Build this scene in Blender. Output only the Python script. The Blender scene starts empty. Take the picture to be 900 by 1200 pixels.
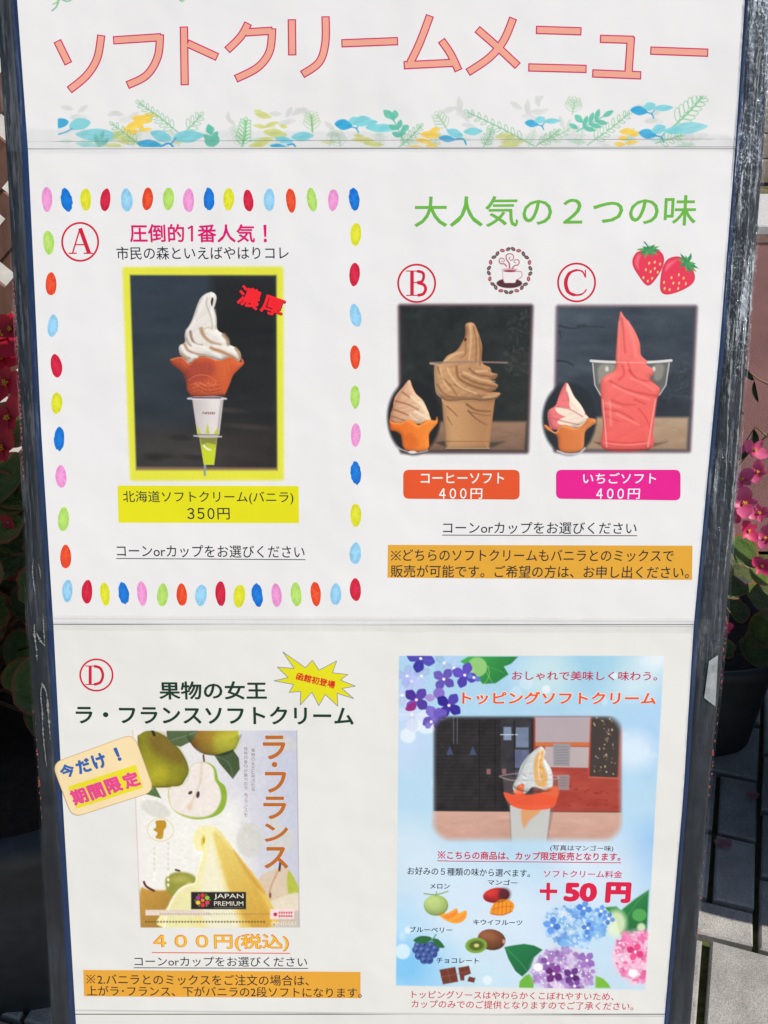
import bpy, math, random
import numpy as np
from mathutils import Vector, Matrix
R = math.radians
random.seed(7)
rng = np.random.default_rng(7)
scene = bpy.context.scene
COL = scene.collection

# ------------------------------------------------------------------ camera
PITCH = 33.0
FPX = 1300.0                      # focal length in pixels of the 900 px wide photograph
CAM_H = 1.5
cam_d = bpy.data.cameras.new('camera')
cam_d.sensor_fit = 'HORIZONTAL'; cam_d.sensor_width = 36.0; cam_d.lens = FPX / 900 * 36.0
cam_d.clip_start = 0.02; cam_d.clip_end = 500
cam = bpy.data.objects.new('camera', cam_d); COL.objects.link(cam)
cam.location = (0, 0, CAM_H); cam.rotation_euler = (R(90 - PITCH), 0, 0)
scene.camera = cam

# ------------------------------------------------------------------ light
SUN = Vector((0.60, -0.25, 0.76)).normalized()
world = bpy.data.worlds.new('World'); scene.world = world; world.use_nodes = True
wn = world.node_tree
sky = wn.nodes.new('ShaderNodeTexSky'); sky.sky_type = 'NISHITA'; sky.sun_disc = False
sky.sun_elevation = math.asin(SUN.z); sky.sun_rotation = math.atan2(SUN.x, SUN.y)
bg = wn.nodes['Background']; bg.inputs[1].default_value = 0.088
wn.links.new(sky.outputs[0], bg.inputs[0])
sl = bpy.data.lights.new('sun', 'SUN'); sl.energy = 5.0; sl.angle = R(0.53); sl.color = (1.0, 0.945, 0.865)
so = bpy.data.objects.new('sun', sl); COL.objects.link(so)
so.rotation_euler = SUN.to_track_quat('Z', 'Y').to_euler()
vs = scene.view_settings
vs.view_transform = 'Standard'; vs.look = 'None'; vs.exposure = 0.08; vs.gamma = 1.0

# ------------------------------------------------------------------ board geometry
LEAN = 19.2
D0 = 1.03
sp, cp = math.sin(R(PITCH)), math.cos(R(PITCH))
sL, cL = math.sin(R(LEAN)), math.cos(R(LEAN))
O = np.array([0, D0 * cp, CAM_H - D0 * sp])
V = np.array([0, sL, cL]); N = np.array([0, -cL, sL])
BASE_Y = O[1] - O[2] * sL / cL            # where the plane of the board meets the ground
BASE = np.array([0, BASE_Y, 0.0])
def Pm(pts, n=0.0):
    """points read off the photograph -> (u, v) on the face of the board, n metres proud of it"""
    pts = np.asarray(pts, float)
    x = (pts[..., 0] - 450) / FPX; y = (600 - pts[..., 1]) / FPX
    d = np.stack([x, cp + y * sp, -sp + y * cp], -1)
    C = np.array([0, 0, CAM_H])
    t = ((O + N * n - C) @ N) / (d @ N)
    w = C + d * t[..., None] - BASE
    return np.stack([w[..., 0], w @ V], -1)

# ------------------------------------------------------------------ helpers
def link(o, parent=None):
    COL.objects.link(o)
    if parent is not None: o.parent = parent
    return o
def tag(o, label=None, cat=None, group=None, kind=None):
    if label: o['label'] = label
    if cat: o['category'] = cat
    if group: o['group'] = group
    if kind: o['kind'] = kind
    return o
def empty(name, loc, rot=(0, 0, 0)):
    o = bpy.data.objects.new(name, None); COL.objects.link(o)
    o.location = loc; o.rotation_euler = rot; o.empty_display_size = 0.05
    return o
def mesh_obj(name, verts, faces, mat, parent=None, smooth=False, cols=None, mats=None, midx=None):
    m = bpy.data.meshes.new(name)
    m.from_pydata([tuple(map(float, v)) for v in verts], [], faces)
    if cols is not None:
        a = m.color_attributes.new('ink', 'FLOAT_COLOR', 'POINT')
        a.data.foreach_set('color', np.asarray(cols, np.float32).ravel())
    for mm in (mats or [mat]): m.materials.append(mm)
    if midx is not None: m.polygons.foreach_set('material_index', midx)
    if smooth: m.polygons.foreach_set('use_smooth', [True] * len(m.polygons))
    m.update()
    return link(bpy.data.objects.new(name, m), parent)
def box(name, lo, hi, mat, parent=None, bev=0.0):
    (x0, y0, z0), (x1, y1, z1) = lo, hi
    v = [(x0,y0,z0),(x1,y0,z0),(x1,y1,z0),(x0,y1,z0),(x0,y0,z1),(x1,y0,z1),(x1,y1,z1),(x0,y1,z1)]
    f = [(0,3,2,1),(4,5,6,7),(0,1,5,4),(1,2,6,5),(2,3,7,6),(3,0,4,7)]
    o = mesh_obj(name, v, f, mat, parent)
    if bev:
        b = o.modifiers.new('bevel', 'BEVEL'); b.width = bev; b.segments = 2
    return o
def lin(c):
    c = np.asarray(c, float) / 255.0
    return np.where(c <= 0.04045, c / 12.92, ((c + 0.055) / 1.055) ** 2.4)
INK = 1.0                                # photograph value -> ink albedo
def ink4(c):
    l = lin(c) * INK
    return np.concatenate([l, np.ones(l.shape[:-1] + (1,))], -1)

# ------------------------------------------------------------------ materials
def nmat(name):
    m = bpy.data.materials.new(name); m.use_nodes = True
    nt = m.node_tree; return m, nt, nt.nodes['Principled BSDF'], nt.nodes['Material Output']
def N_(nt, t, **kw):
    n = nt.nodes.new(t)
    for k, v in kw.items():
        if k in ('inp',):
            for kk, vv in v.items(): n.inputs[kk].default_value = vv
        else: setattr(n, k, v)
    return n
def ramp(nt, src, stops):
    r = nt.nodes.new('ShaderNodeValToRGB'); e = r.color_ramp.elements
    while len(e) < len(stops): e.new(0.5)
    for i, (p, c) in enumerate(stops):
        e[i].position = p; e[i].color = (*c, 1) if hasattr(c, '__len__') else (c, c, c, 1)
    nt.links.new(src, r.inputs[0]); return r
def noise(nt, vec, scale, detail=4, rough=.55, sc=None):
    n = N_(nt, 'ShaderNodeTexNoise', inp={'Scale': scale, 'Detail': detail, 'Roughness': rough})
    if sc:
        mp = N_(nt, 'ShaderNodeMapping'); mp.inputs['Scale'].default_value = sc
        nt.links.new(vec, mp.inputs[0]); vec = mp.outputs[0]
    nt.links.new(vec, n.inputs['Vector']); return n
def mixc(nt, fac, a, b, mode='MIX'):
    m = N_(nt, 'ShaderNodeMix', data_type='RGBA', blend_type=mode)
    for s, i in ((fac, 0), (a, 6), (b, 7)):
        if hasattr(s, 'is_output'): nt.links.new(s, m.inputs[i])
        elif i == 0: m.inputs[0].default_value = s
        else: m.inputs[i].default_value = (*s, 1)
    return m.outputs[2]
def bump(nt, h, strength, dist, normal=None):
    b = N_(nt, 'ShaderNodeBump', inp={'Strength': strength, 'Distance': dist}); nt.links.new(h, b.inputs['Height'])
    if normal: nt.links.new(normal, b.inputs['Normal'])
    return b.outputs[0]

def print_material():
    m, nt, b, out = nmat('laminated_print')
    a = N_(nt, 'ShaderNodeVertexColor', layer_name='ink')
    tc = N_(nt, 'ShaderNodeTexCoord')
    n1 = noise(nt, tc.outputs['Object'], 9, 5, .6)
    r1 = ramp(nt, n1.outputs[0], [(.3, (.965, .965, .96)), (.6, (1, 1, 1))])
    n2 = noise(nt, tc.outputs['Object'], 60, 3, .7, (1, 1, .25))
    r2 = ramp(nt, n2.outputs[0], [(.70, (1, 1, 1)), (.82, (.95, .948, .94))])
    c = mixc(nt, 1.0, a.outputs[0], r1.outputs[0], 'MULTIPLY')
    c = mixc(nt, 1.0, c, r2.outputs[0], 'MULTIPLY')
    n3 = noise(nt, tc.outputs['Object'], 900, 2, .6)
    r3 = ramp(nt, n3.outputs[0], [(.3, (.975,.975,.975)), (.7, (1.0,1.0,1.0))])
    c = mixc(nt, 1.0, c, r3.outputs[0], 'MULTIPLY')
    nt.links.new(c, b.inputs['Base Color'])
    b.inputs['Roughness'].default_value = .42; b.inputs['Specular IOR Level'].default_value = .3
    b.inputs['Coat Weight'].default_value = .25; b.inputs['Coat Roughness'].default_value = .16
    n4 = noise(nt, tc.outputs['Object'], 7, 3, .5)
    nt.links.new(bump(nt, n4.outputs[0], .55, .0065), b.inputs['Normal'])
    return m
M_PRINT = print_material()

def simple(name, col, rough=.6, nscale=30, var=.25, bmp=.2, bdist=.002, spec=.4, metal=0, stretch=None):
    m, nt, b, out = nmat(name)
    tc = N_(nt, 'ShaderNodeTexCoord')
    n = noise(nt, tc.outputs['Object'], nscale, 6, .6, stretch)
    c = np.array(col)
    r = ramp(nt, n.outputs[0], [(.25, tuple(c * (1 - var))), (.75, tuple(np.minimum(c * (1 + var), 1)))])
    nt.links.new(r.outputs[0], b.inputs['Base Color'])
    b.inputs['Roughness'].default_value = rough; b.inputs['Specular IOR Level'].default_value = spec
    b.inputs['Metallic'].default_value = metal
    if bmp: nt.links.new(bump(nt, n.outputs[0], bmp, bdist), b.inputs['Normal'])
    return m

def rail_material():
    m, nt, b, out = nmat('weathered_black_rail')
    tc = N_(nt, 'ShaderNodeTexCoord')
    n = noise(nt, tc.outputs['Object'], 60, 6, .65, (1, 1, .12))
    r = ramp(nt, n.outputs[0], [(.3, (.006, .007, .010)), (.6, (.020, .022, .026)), (.8, (.07, .075, .08))])
    n2 = noise(nt, tc.outputs['Object'], 14, 5, .7)
    r2 = ramp(nt, n2.outputs[0], [(.4, (.55, .55, .55)), (.65, (1.4, 1.4, 1.4))])
    nt.links.new(mixc(nt, 1.0, r.outputs[0], r2.outputs[0], 'MULTIPLY'), b.inputs['Base Color'])
    rr = ramp(nt, n.outputs[0], [(.3, .28), (.8, .6)])
    nt.links.new(rr.outputs[0], b.inputs['Roughness'])
    nt.links.new(bump(nt, n2.outputs[0], .4, .001), b.inputs['Normal'])
    return m
M_RAIL = rail_material()
M_LEDGE = simple('blue_backing_edge', (.010, .028, .085), .35, 40, .5, .3, .001, .5, 0, (1, 1, .2))

def film_material(name, haze, rough, crink, tint=(.75, .85, 1.0), streak=0.0, crinkle=0.0, z0=0.4, z1=1.4, refl=.035):
    """clear plastic film: mostly see-through, milky along creases and scuffs, with sky sheen painted in towards the top"""
    m, nt, b, out = nmat(name)
    tc = N_(nt, 'ShaderNodeTexCoord'); P_ = tc.outputs['Object']
    n1 = noise(nt, P_, 90, 6, .7, (1, 1, .10)); n2 = noise(nt, P_, 420, 4, .7, (1, 1, .6)); n3 = noise(nt, P_, 9, 3, .5)
    nt.nodes.remove(b)
    tr = N_(nt, 'ShaderNodeBsdfTransparent'); tr.inputs[0].default_value = (*[.90 + .1 * t for t in tint], 1)
    gl = N_(nt, 'ShaderNodeBsdfGlossy'); gl.inputs['Roughness'].default_value = rough; gl.inputs[0].default_value = (*tint, 1)
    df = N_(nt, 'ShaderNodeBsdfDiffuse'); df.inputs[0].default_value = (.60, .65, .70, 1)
    bn = bump(nt, n1.outputs[0], crink, .004); bn = bump(nt, n2.outputs[0], crink * .9, .0016, bn)
    nt.links.new(bn, gl.inputs['Normal'])
    lw = N_(nt, 'ShaderNodeLayerWeight', inp={'Blend': .5}); fr = N_(nt, 'ShaderNodeMath', operation='POWER', inp={1: 4.0}); nt.links.new(lw.outputs['Facing'], fr.inputs[0])
    ad = N_(nt, 'ShaderNodeMath', operation='ADD'); nt.links.new(fr.outputs[0], ad.inputs[0]); ad.inputs[1].default_value = refl
    s1 = N_(nt, 'ShaderNodeMixShader'); nt.links.new(ad.outputs[0], s1.inputs[0])
    nt.links.new(tr.outputs[0], s1.inputs[1]); nt.links.new(gl.outputs[0], s1.inputs[2])
    def mul(a, b_, op='MULTIPLY'):
        q = N_(nt, 'ShaderNodeMath', operation=op, use_clamp=True)
        for v_, i_ in ((a, 0), (b_, 1)):
            if hasattr(v_, 'is_output'): nt.links.new(v_, q.inputs[i_])
            else: q.inputs[i_].default_value = v_
        return q.outputs[0]
    r3 = ramp(nt, n3.outputs[0], [(.35, .2), (.62, 1.0)])
    fac = mul(mul(ramp(nt, n1.outputs[0], [(.5, 0.0), (.68, 1.0)]).outputs[0], r3.outputs[0]), haze)
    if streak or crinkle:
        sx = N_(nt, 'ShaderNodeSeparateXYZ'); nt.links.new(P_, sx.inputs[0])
        mr = N_(nt, 'ShaderNodeMapRange'); mr.inputs['From Min'].default_value = z0; mr.inputs['From Max'].default_value = z1; nt.links.new(sx.outputs[2], mr.inputs[0])  # streaks gain strength with height, painting the sky's reflection into the colour
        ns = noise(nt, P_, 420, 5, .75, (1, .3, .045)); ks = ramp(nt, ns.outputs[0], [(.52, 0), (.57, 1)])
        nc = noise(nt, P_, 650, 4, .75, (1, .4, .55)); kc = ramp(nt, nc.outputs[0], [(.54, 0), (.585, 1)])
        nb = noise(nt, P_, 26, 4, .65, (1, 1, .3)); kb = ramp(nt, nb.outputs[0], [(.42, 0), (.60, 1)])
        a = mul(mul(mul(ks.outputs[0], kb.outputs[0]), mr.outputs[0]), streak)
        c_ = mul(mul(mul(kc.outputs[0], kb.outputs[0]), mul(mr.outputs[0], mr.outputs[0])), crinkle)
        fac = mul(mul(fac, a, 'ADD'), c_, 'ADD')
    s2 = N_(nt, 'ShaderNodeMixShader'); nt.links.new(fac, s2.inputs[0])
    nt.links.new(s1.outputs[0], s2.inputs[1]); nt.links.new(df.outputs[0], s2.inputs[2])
    nt.links.new(s2.outputs[0], out.inputs[0])
    return m
M_FILM_L = film_material('clear_film_shaded_side', .02, .12, .35, streak=.12, z0=.3, z1=1.4, refl=.012)
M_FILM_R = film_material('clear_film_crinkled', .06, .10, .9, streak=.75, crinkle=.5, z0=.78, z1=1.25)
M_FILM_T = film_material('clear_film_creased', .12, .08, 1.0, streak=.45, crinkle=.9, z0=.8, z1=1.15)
M_TAPE = film_material('clear_tape', .05, .10, .15, (.96, .97, .96))
M_RESIDUE = simple('dried_glue_residue', (.22, .23, .22), .45, 300, .45, .5, .001)
M_GREYTAPE = simple('grey_tape', (.30, .32, .33), .5, 120, .35, .4, .0006)
M_REDPAINT = simple('old_red_paint', (.45, .10, .08), .6, 200, .5)

# ------------------------------------------------------------------ the setting
def ground_y(py, x=None):
    th = R(PITCH) + math.atan((py - 600) / FPX)
    return CAM_H / math.tan(th)
M_GROUND = simple('grey_ground', (.20, .19, .18), .9, 6, .25, .3, .01)
M_JOINT = simple('mossy_sand_joint', (.06, .07, .02), .95, 60, .7, .8, .006)
M_PLAZA = simple('pale_concrete_plaza', (.42, .40, .36), .85, 12, .2, .3, .004)
def asphalt():
    m, nt, b, out = nmat('red_brown_asphalt')
    tc = N_(nt, 'ShaderNodeTexCoord')
    n = noise(nt, tc.outputs['Object'], 260, 3, .7); n2 = noise(nt, tc.outputs['Object'], 3.5, 4, .6)
    r = ramp(nt, n.outputs[0], [(.32, (.085, .035, .032)), (.55, (.155, .066, .060)), (.72, (.30, .17, .15))])
    r2 = ramp(nt, n2.outputs[0], [(.3, .75), (.7, 1.12)])
    nt.links.new(mixc(nt, 1.0, r.outputs[0], r2.outputs[0], 'MULTIPLY'), b.inputs['Base Color'])
    b.inputs['Roughness'].default_value = .9
    nt.links.new(bump(nt, n.outputs[0], .5, .004), b.inputs['Normal']); return m
M_ASPH = asphalt()
def sheet(name, x0, y0, x1, y1, z, mat, kind='structure'):
    o = mesh_obj(name, [(x0,y0,z),(x1,y0,z),(x1,y1,z),(x0,y1,z)], [(0,1,2,3)], mat); tag(o, kind=kind); return o
sheet('ground', -150, -150, 150, 150, -0.03, M_GROUND)
sheet('asphalt_path', -0.3, 2.14, 30, 4.34, 0.0, M_ASPH)
sheet('plaza', -30, 2.14, -0.3, 30, 0.0, M_PLAZA)
sheet('verge', -0.3, 4.78, 30, 30, 0.004, simple('dry_verge', (.12, .10, .05), .95, 25, .6, .8, .02))

def paver_material():
    m, nt, b, out = nmat('concrete_paver')
    tc = N_(nt, 'ShaderNodeTexCoord'); oi = N_(nt, 'ShaderNodeObjectInfo')
    geo = N_(nt, 'ShaderNodeNewGeometry')
    n = noise(nt, geo.outputs['Position'], 520, 3, .75); n2 = noise(nt, geo.outputs['Position'], 22, 5, .6)
    r = ramp(nt, n.outputs[0], [(.3, (.22, .21, .195)), (.52, (.39, .375, .35)), (.7, (.58, .56, .53))])
    r2 = ramp(nt, n2.outputs[0], [(.3, .72), (.65, 1.08)])
    ro = ramp(nt, oi.outputs['Random'], [(0, .85), (1, 1.12)])
    c = mixc(nt, 1.0, r.outputs[0], r2.outputs[0], 'MULTIPLY'); c = mixc(nt, 1.0, c, ro.outputs[0], 'MULTIPLY')
    nt.links.new(c, b.inputs['Base Color']); b.inputs['Roughness'].default_value = .88
    nt.links.new(bump(nt, n.outputs[0], .55, .003), b.inputs['Normal']); return m
M_PAVER = paver_material()
pavement = tag(mesh_obj('pavement', [(-3,-1.5,-.008),(3.4,-1.5,-.008),(3.4,2.138,-.008),(-3,2.138,-.008)], [(0,1,2,3)], M_JOINT), kind='structure')
U = 0.0725
PAV_ROT = R(-17)
def paver_mesh(w, d):
    g = .0052; h = .010; bv = .003
    x0, y0, x1, y1 = g, g, w * U - g, d * U - g
    jig = [random.uniform(-.0018, .0018) for _ in range(8)]
    low = [(x0+jig[0], y0+jig[1]), (x1+jig[2], y0+jig[3]), (x1+jig[4], y1+jig[5]), (x0+jig[6], y1+jig[7])]
    v = [(x, y, -.02) for x, y in low] + [(x, y, h - bv) for x, y in low]
    cx, cy = (x0+x1)/2, (y0+y1)/2
    v += [(x + bv * (1 if x < cx else -1), y + bv * (1 if y < cy else -1), h) for x, y in low]
    f = [(8,9,10,11)]
    for k in range(4):
        j = (k + 1) % 4
        f += [(k, j, 4+j, 4+k), (4+k, 4+j, 8+j, 8+k)]
    m = bpy.data.meshes.new('paver'); m.from_pydata(v, [], f); m.materials.append(M_PAVER); m.update(); return m
PM = {(w, d): [paver_mesh(w, d) for _ in range(3)] for w, d in ((1,1),(2,1),(1,2),(2,2),(3,2),(2,3))}
def lay_pavers():
    # random ashlar laid over a unit grid, nearest 290 as single parts, the rest joined
    nx, ny = 92, 66; x_off, y_off = -3.1, -1.5
    ca, sa = math.cos(PAV_ROT), math.sin(PAV_ROT)
    used = np.zeros((nx, ny), bool); items = []
    r = random.Random(21)
    for j in range(ny):
        for i in range(nx):
            if used[i, j]: continue
            opts = [(2,2),(3,2),(2,1),(1,2),(2,3),(1,1)]; r.shuffle(opts)
            opts = sorted(opts, key=lambda o: (o == (1,1)) + r.random() * .9)
            for (w, d) in opts:
                if i + w <= nx and j + d <= ny and not used[i:i+w, j:j+d].any():
                    used[i:i+w, j:j+d] = True; items.append((i, j, w, d)); break
    def pos(i, j):
        a, b = x_off + i * U, y_off + j * U; return a * ca - b * sa, a * sa + b * ca
    scored = []
    for it in items:
        x, y = pos(it[0] + it[2]/2, it[1] + it[3]/2)
        dep = y * cp + CAM_H * sp; px = 450 + FPX * x / max(dep, .1) if dep > .1 else 9999
        scored.append((0 if (x > .25 and y > .7 and px < 1250) else 1, abs(px - 870) + abs(y - 1.2) * 400, it))
    scored.sort(key=lambda s: (s[0], s[1]))
    rest_v, rest_f = [], []
    for k, (_, _, (i, j, w, d)) in enumerate(scored):
        x, y = pos(i, j)
        cor = [pos(i + a, j + b) for a in (0, w) for b in (0, d)]
        if max(c[1] for c in cor) > 2.13 or min(c[1] for c in cor) < -1.5 or max(c[0] for c in cor) > 3.4 or min(c[0] for c in cor) < -3: continue
        me = r.choice(PM[(w, d)]); dz = r.uniform(-.0015, .0015)
        if k < 285:
            o = bpy.data.objects.new('paver', me); COL.objects.link(o); o.parent = pavement; o.location = (x, y, dz); o.rotation_euler = (r.uniform(-.004, .004), r.uniform(-.004, .004), PAV_ROT)
        else:
            b0 = len(rest_v); rest_v += [(v.co.x*ca - v.co.y*sa + x, v.co.x*sa + v.co.y*ca + y, v.co.z + dz) for v in me.vertices]
            rest_f += [tuple(b0 + q for q in p.vertices) for p in me.polygons]
    o = mesh_obj('paver_field', rest_v, rest_f, M_PAVER, pavement); o['kind'] = 'stuff'
lay_pavers()

# kerb across the far side of the path
kerb = tag(empty('kerb', (0, 4.34, 0)), kind='structure')
M_KERB = simple('pale_granite_kerb', (.47, .46, .46), .75, 80, .18, .3, .002)
for k in range(9):
    box('kerb_stone', (-.3 + k * .9 + .003, .04, -.02), (-.3 + (k + 1) * .9 - .003, .46, .035), M_KERB, kerb, .008)
M_GUTTER = simple('brown_gutter', (.10, .06, .05), .9, 30, .3)
box('gutter_strip', (-.3, -.10, -.02), (7.2, -.002, .012), M_GUTTER, kerb)
# low boarded edging behind the kerb
M_WOOD = simple('grey_weathered_wood', (.26, .22, .17), .8, 40, .35, .5, .003, .3, 0, (.1, 1, 1))
edg = tag(empty('board_edging', (3.4, 5.0, 0)), 'low edging of grey weathered boards behind the pale kerb', 'edging')
for k in range(3):
    box('board', (-3.6, 0, .02 + k * .11), (3.6, .03, .125 + k * .11), M_WOOD, edg, .004)
for k in range(5):
    box('post', (-3.5 + k * 1.75, .032, 0), (-3.42 + k * 1.75, .11, .40), M_WOOD, edg, .005)

# ------------------------------------------------------------------ begonias
def leaf_mesh(name, mat):
    nr, na = 5, 18; v = [(0, 0, 0)]; f = []
    for i in range(1, nr + 1):
        t = i / nr
        for k in range(na):
            a = 2 * math.pi * k / na
            rad = 1 + .12 * math.cos(a) + .10 * math.sin(a) - .22 * math.exp(-((a - math.pi) / .45) ** 2) + .02 * math.sin(7 * a)
            x, y = rad * t * math.cos(a) * 1.05, rad * t * math.sin(a) * .86
            z = .24 * (t ** 2) * (1 + .35 * math.cos(3 * a)) - .07 * abs(math.sin(a)) * t
            v.append((x, y, z * .9))
    for k in range(na): f.append((0, 1 + k, 1 + (k + 1) % na))
    for i in range(nr - 1):
        for k in range(na):
            a, b = 1 + i * na + k, 1 + i * na + (k + 1) % na
            f.append((a, a + na, b + na, b))
    m = bpy.data.meshes.new(name); m.from_pydata(v, [], f)
    c = m.color_attributes.new('edge', 'FLOAT_COLOR', 'POINT')
    arr = np.zeros((len(v), 4), np.float32)
    for i, p in enumerate(v):
        t = 0 if i == 0 else ((i - 1) // na + 1) / nr
        arr[i] = (t, abs(math.sin(math.atan2(p[1], p[0]) * 4)), 0, 1)
    c.data.foreach_set('color', arr.ravel())
    m.materials.append(mat); m.polygons.foreach_set('use_smooth', [True] * len(m.polygons)); m.update()
    return m
def leaf_material():
    m, nt, b, out = nmat('begonia_leaf')
    at = N_(nt, 'ShaderNodeVertexColor', layer_name='edge'); sep = N_(nt, 'ShaderNodeSeparateColor')
    nt.links.new(at.outputs[0], sep.inputs[0])
    tc = N_(nt, 'ShaderNodeTexCoord'); oi = N_(nt, 'ShaderNodeObjectInfo')
    n = noise(nt, tc.outputs['Object'], 4, 5, .6)
    ad = N_(nt, 'ShaderNodeMath', operation='MULTIPLY_ADD', inp={1: .13}); nt.links.new(n.outputs[0], ad.inputs[0]); nt.links.new(sep.outputs[0], ad.inputs[2])
    r = ramp(nt, ad.outputs[0], [(.0, (.17, .24, .07)), (.70, (.085, .15, .035)), (.985, (.15, .19, .05)), (1.0, (.34, .11, .06))])
    g = ramp(nt, oi.outputs['Random'], [(0, (.7, .75, .7)), (1, (1.25, 1.2, 1.0))])
    c = mixc(nt, 1.0, r.outputs[0], g.outputs[0], 'MULTIPLY')
    nt.links.new(c, b.inputs['Base Color']); b.inputs['Roughness'].default_value = .30
    b.inputs['Specular IOR Level'].default_value = .55
    w = N_(nt, 'ShaderNodeTexWave', wave_type='RINGS'); w.inputs['Scale'].default_value = 1.2; w.inputs['Distortion'].default_value = 3
    nt.links.new(tc.outputs['Object'], w.inputs[0])
    nt.links.new(bump(nt, n.outputs[0], .5, .12), b.inputs['Normal'])
    tl = N_(nt, 'ShaderNodeBsdfTranslucent'); nt.links.new(c, tl.inputs[0])
    mx = N_(nt, 'ShaderNodeMixShader'); mx.inputs[0].default_value = .22
    nt.links.new(b.outputs[0], mx.inputs[1]); nt.links.new(tl.outputs[0], mx.inputs[2]); nt.links.new(mx.outputs[0], out.inputs[0])
    return m
M_LEAF = leaf_material()
def petal_material(name, c1, c2):
    m, nt, b, out = nmat(name)
    tc = N_(nt, 'ShaderNodeTexCoord')
    gr = N_(nt, 'ShaderNodeVectorMath', operation='LENGTH'); nt.links.new(tc.outputs['Object'], gr.inputs[0])
    n = noise(nt, tc.outputs['Object'], 5, 4, .6)
    ad = N_(nt, 'ShaderNodeMath', operation='MULTIPLY_ADD', inp={1: .4}); nt.links.new(n.outputs[0], ad.inputs[0]); nt.links.new(gr.outputs['Value'], ad.inputs[2])
    r = ramp(nt, ad.outputs[0], [(.2, c1), (1.1 if False else .95, c2)])
    nt.links.new(r.outputs[0], b.inputs['Base Color']); b.inputs['Roughness'].default_value = .45
    tl = N_(nt, 'ShaderNodeBsdfTranslucent'); nt.links.new(r.outputs[0], tl.inputs[0])
    mx = N_(nt, 'ShaderNodeMixShader'); mx.inputs[0].default_value = .35
    nt.links.new(b.outputs[0], mx.inputs[1]); nt.links.new(tl.outputs[0], mx.inputs[2]); nt.links.new(mx.outputs[0], out.inputs[0])
    return m
M_PINK = petal_material('pink_petal', (.62, .05, .17), (.74, .13, .29))
M_PINK2 = petal_material('deep_pink_petal', (.60, .02, .11), (.70, .05, .17))
M_RED = petal_material('red_petal', (.45, .008, .02), (.62, .02, .05))
M_STAMEN = simple('yellow_stamen', (.80, .50, .04), .6, 20, .2)
def flower_mesh(name, mat, seed):
    r = random.Random(seed); v, f, mi = [], [], []
    for q, (a0, L, W) in enumerate([(math.pi/2, 1.0, .50), (-math.pi/2, .95, .46), (0, .78, .26), (math.pi, .76, .26)]):
        a0 += r.uniform(-.12, .12); lift = r.uniform(.12, .42); b0 = len(v); nu, nv = 5, 5
        for i in range(nu):
            t = i / (nu - 1)
            wid = W * (math.sin(math.pi * min(1, t * .86 + .05)) ** .62) * (1 if i else .3)
            for j in range(nv):
                s = (j / (nv - 1) - .5) * 2
                x = t * L * (1 - .10 * s * s); y = s * wid
                z = lift * t * t + .18 * s * s * wid + r.uniform(-.012, .012)
                v.append((x*math.cos(a0) - y*math.sin(a0), x*math.sin(a0) + y*math.cos(a0), z + q % 2 * .02))
        for i in range(nu - 1):
            for j in range(nv - 1):
                p = b0 + i*nv + j; f.append((p, p+1, p+nv+1, p+nv)); mi.append(0)
    for q in range(9):          # bead-like stamens
        a = q * 2.4; rr = .035 * math.sqrt(q) * 1.3; c = (rr*math.cos(a), rr*math.sin(a), .12 + .06*(1 - rr*6)); s = .045
        b0 = len(v); v += [(c[0]+s,c[1],c[2]),(c[0],c[1]+s,c[2]),(c[0]-s,c[1],c[2]),(c[0],c[1]-s,c[2]),(c[0],c[1],c[2]+s*1.3),(c[0],c[1],0)]
        for k in range(4):
            f.append((b0+k, b0+(k+1)%4, b0+4)); mi.append(1); f.append((b0+(k+1)%4, b0+k, b0+5)); mi.append(1)
    m = bpy.data.meshes.new(name); m.from_pydata(v, [], f); m.materials.append(mat); m.materials.append(M_STAMEN)
    m.polygons.foreach_set('material_index', mi); m.polygons.foreach_set('use_smooth', [True]*len(m.polygons)); m.update(); return m
LEAF = leaf_mesh('leaf', M_LEAF)
FL = {'pink': [flower_mesh('flower', M_PINK, s) for s in (1, 2)] + [flower_mesh('flower', M_PINK2, 3)],
      'red': [flower_mesh('flower', M_RED, s) for s in (5, 6)]}
M_STEM = simple('fleshy_stem', (.16, .09, .04), .4, 20, .3)
def tube(v, f, pts, r0, r1, n=5):
    base = len(v); m = len(pts)
    for i, p in enumerate(pts):
        p = Vector(p); d = (Vector(pts[min(i+1, m-1)]) - Vector(pts[max(i-1, 0)])).normalized()
        a = d.orthogonal().normalized(); b = d.cross(a); r = r0 + (r1 - r0) * i / (m - 1)
        for k in range(n):
            t = 2 * math.pi * k / n; v.append(tuple(p + a * math.cos(t) * r + b * math.sin(t) * r))
    for i in range(m - 1):
        for k in range(n):
            q = base + i*n + k; w = base + i*n + (k+1) % n; f.append((q, w, w+n, q+n))
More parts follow.
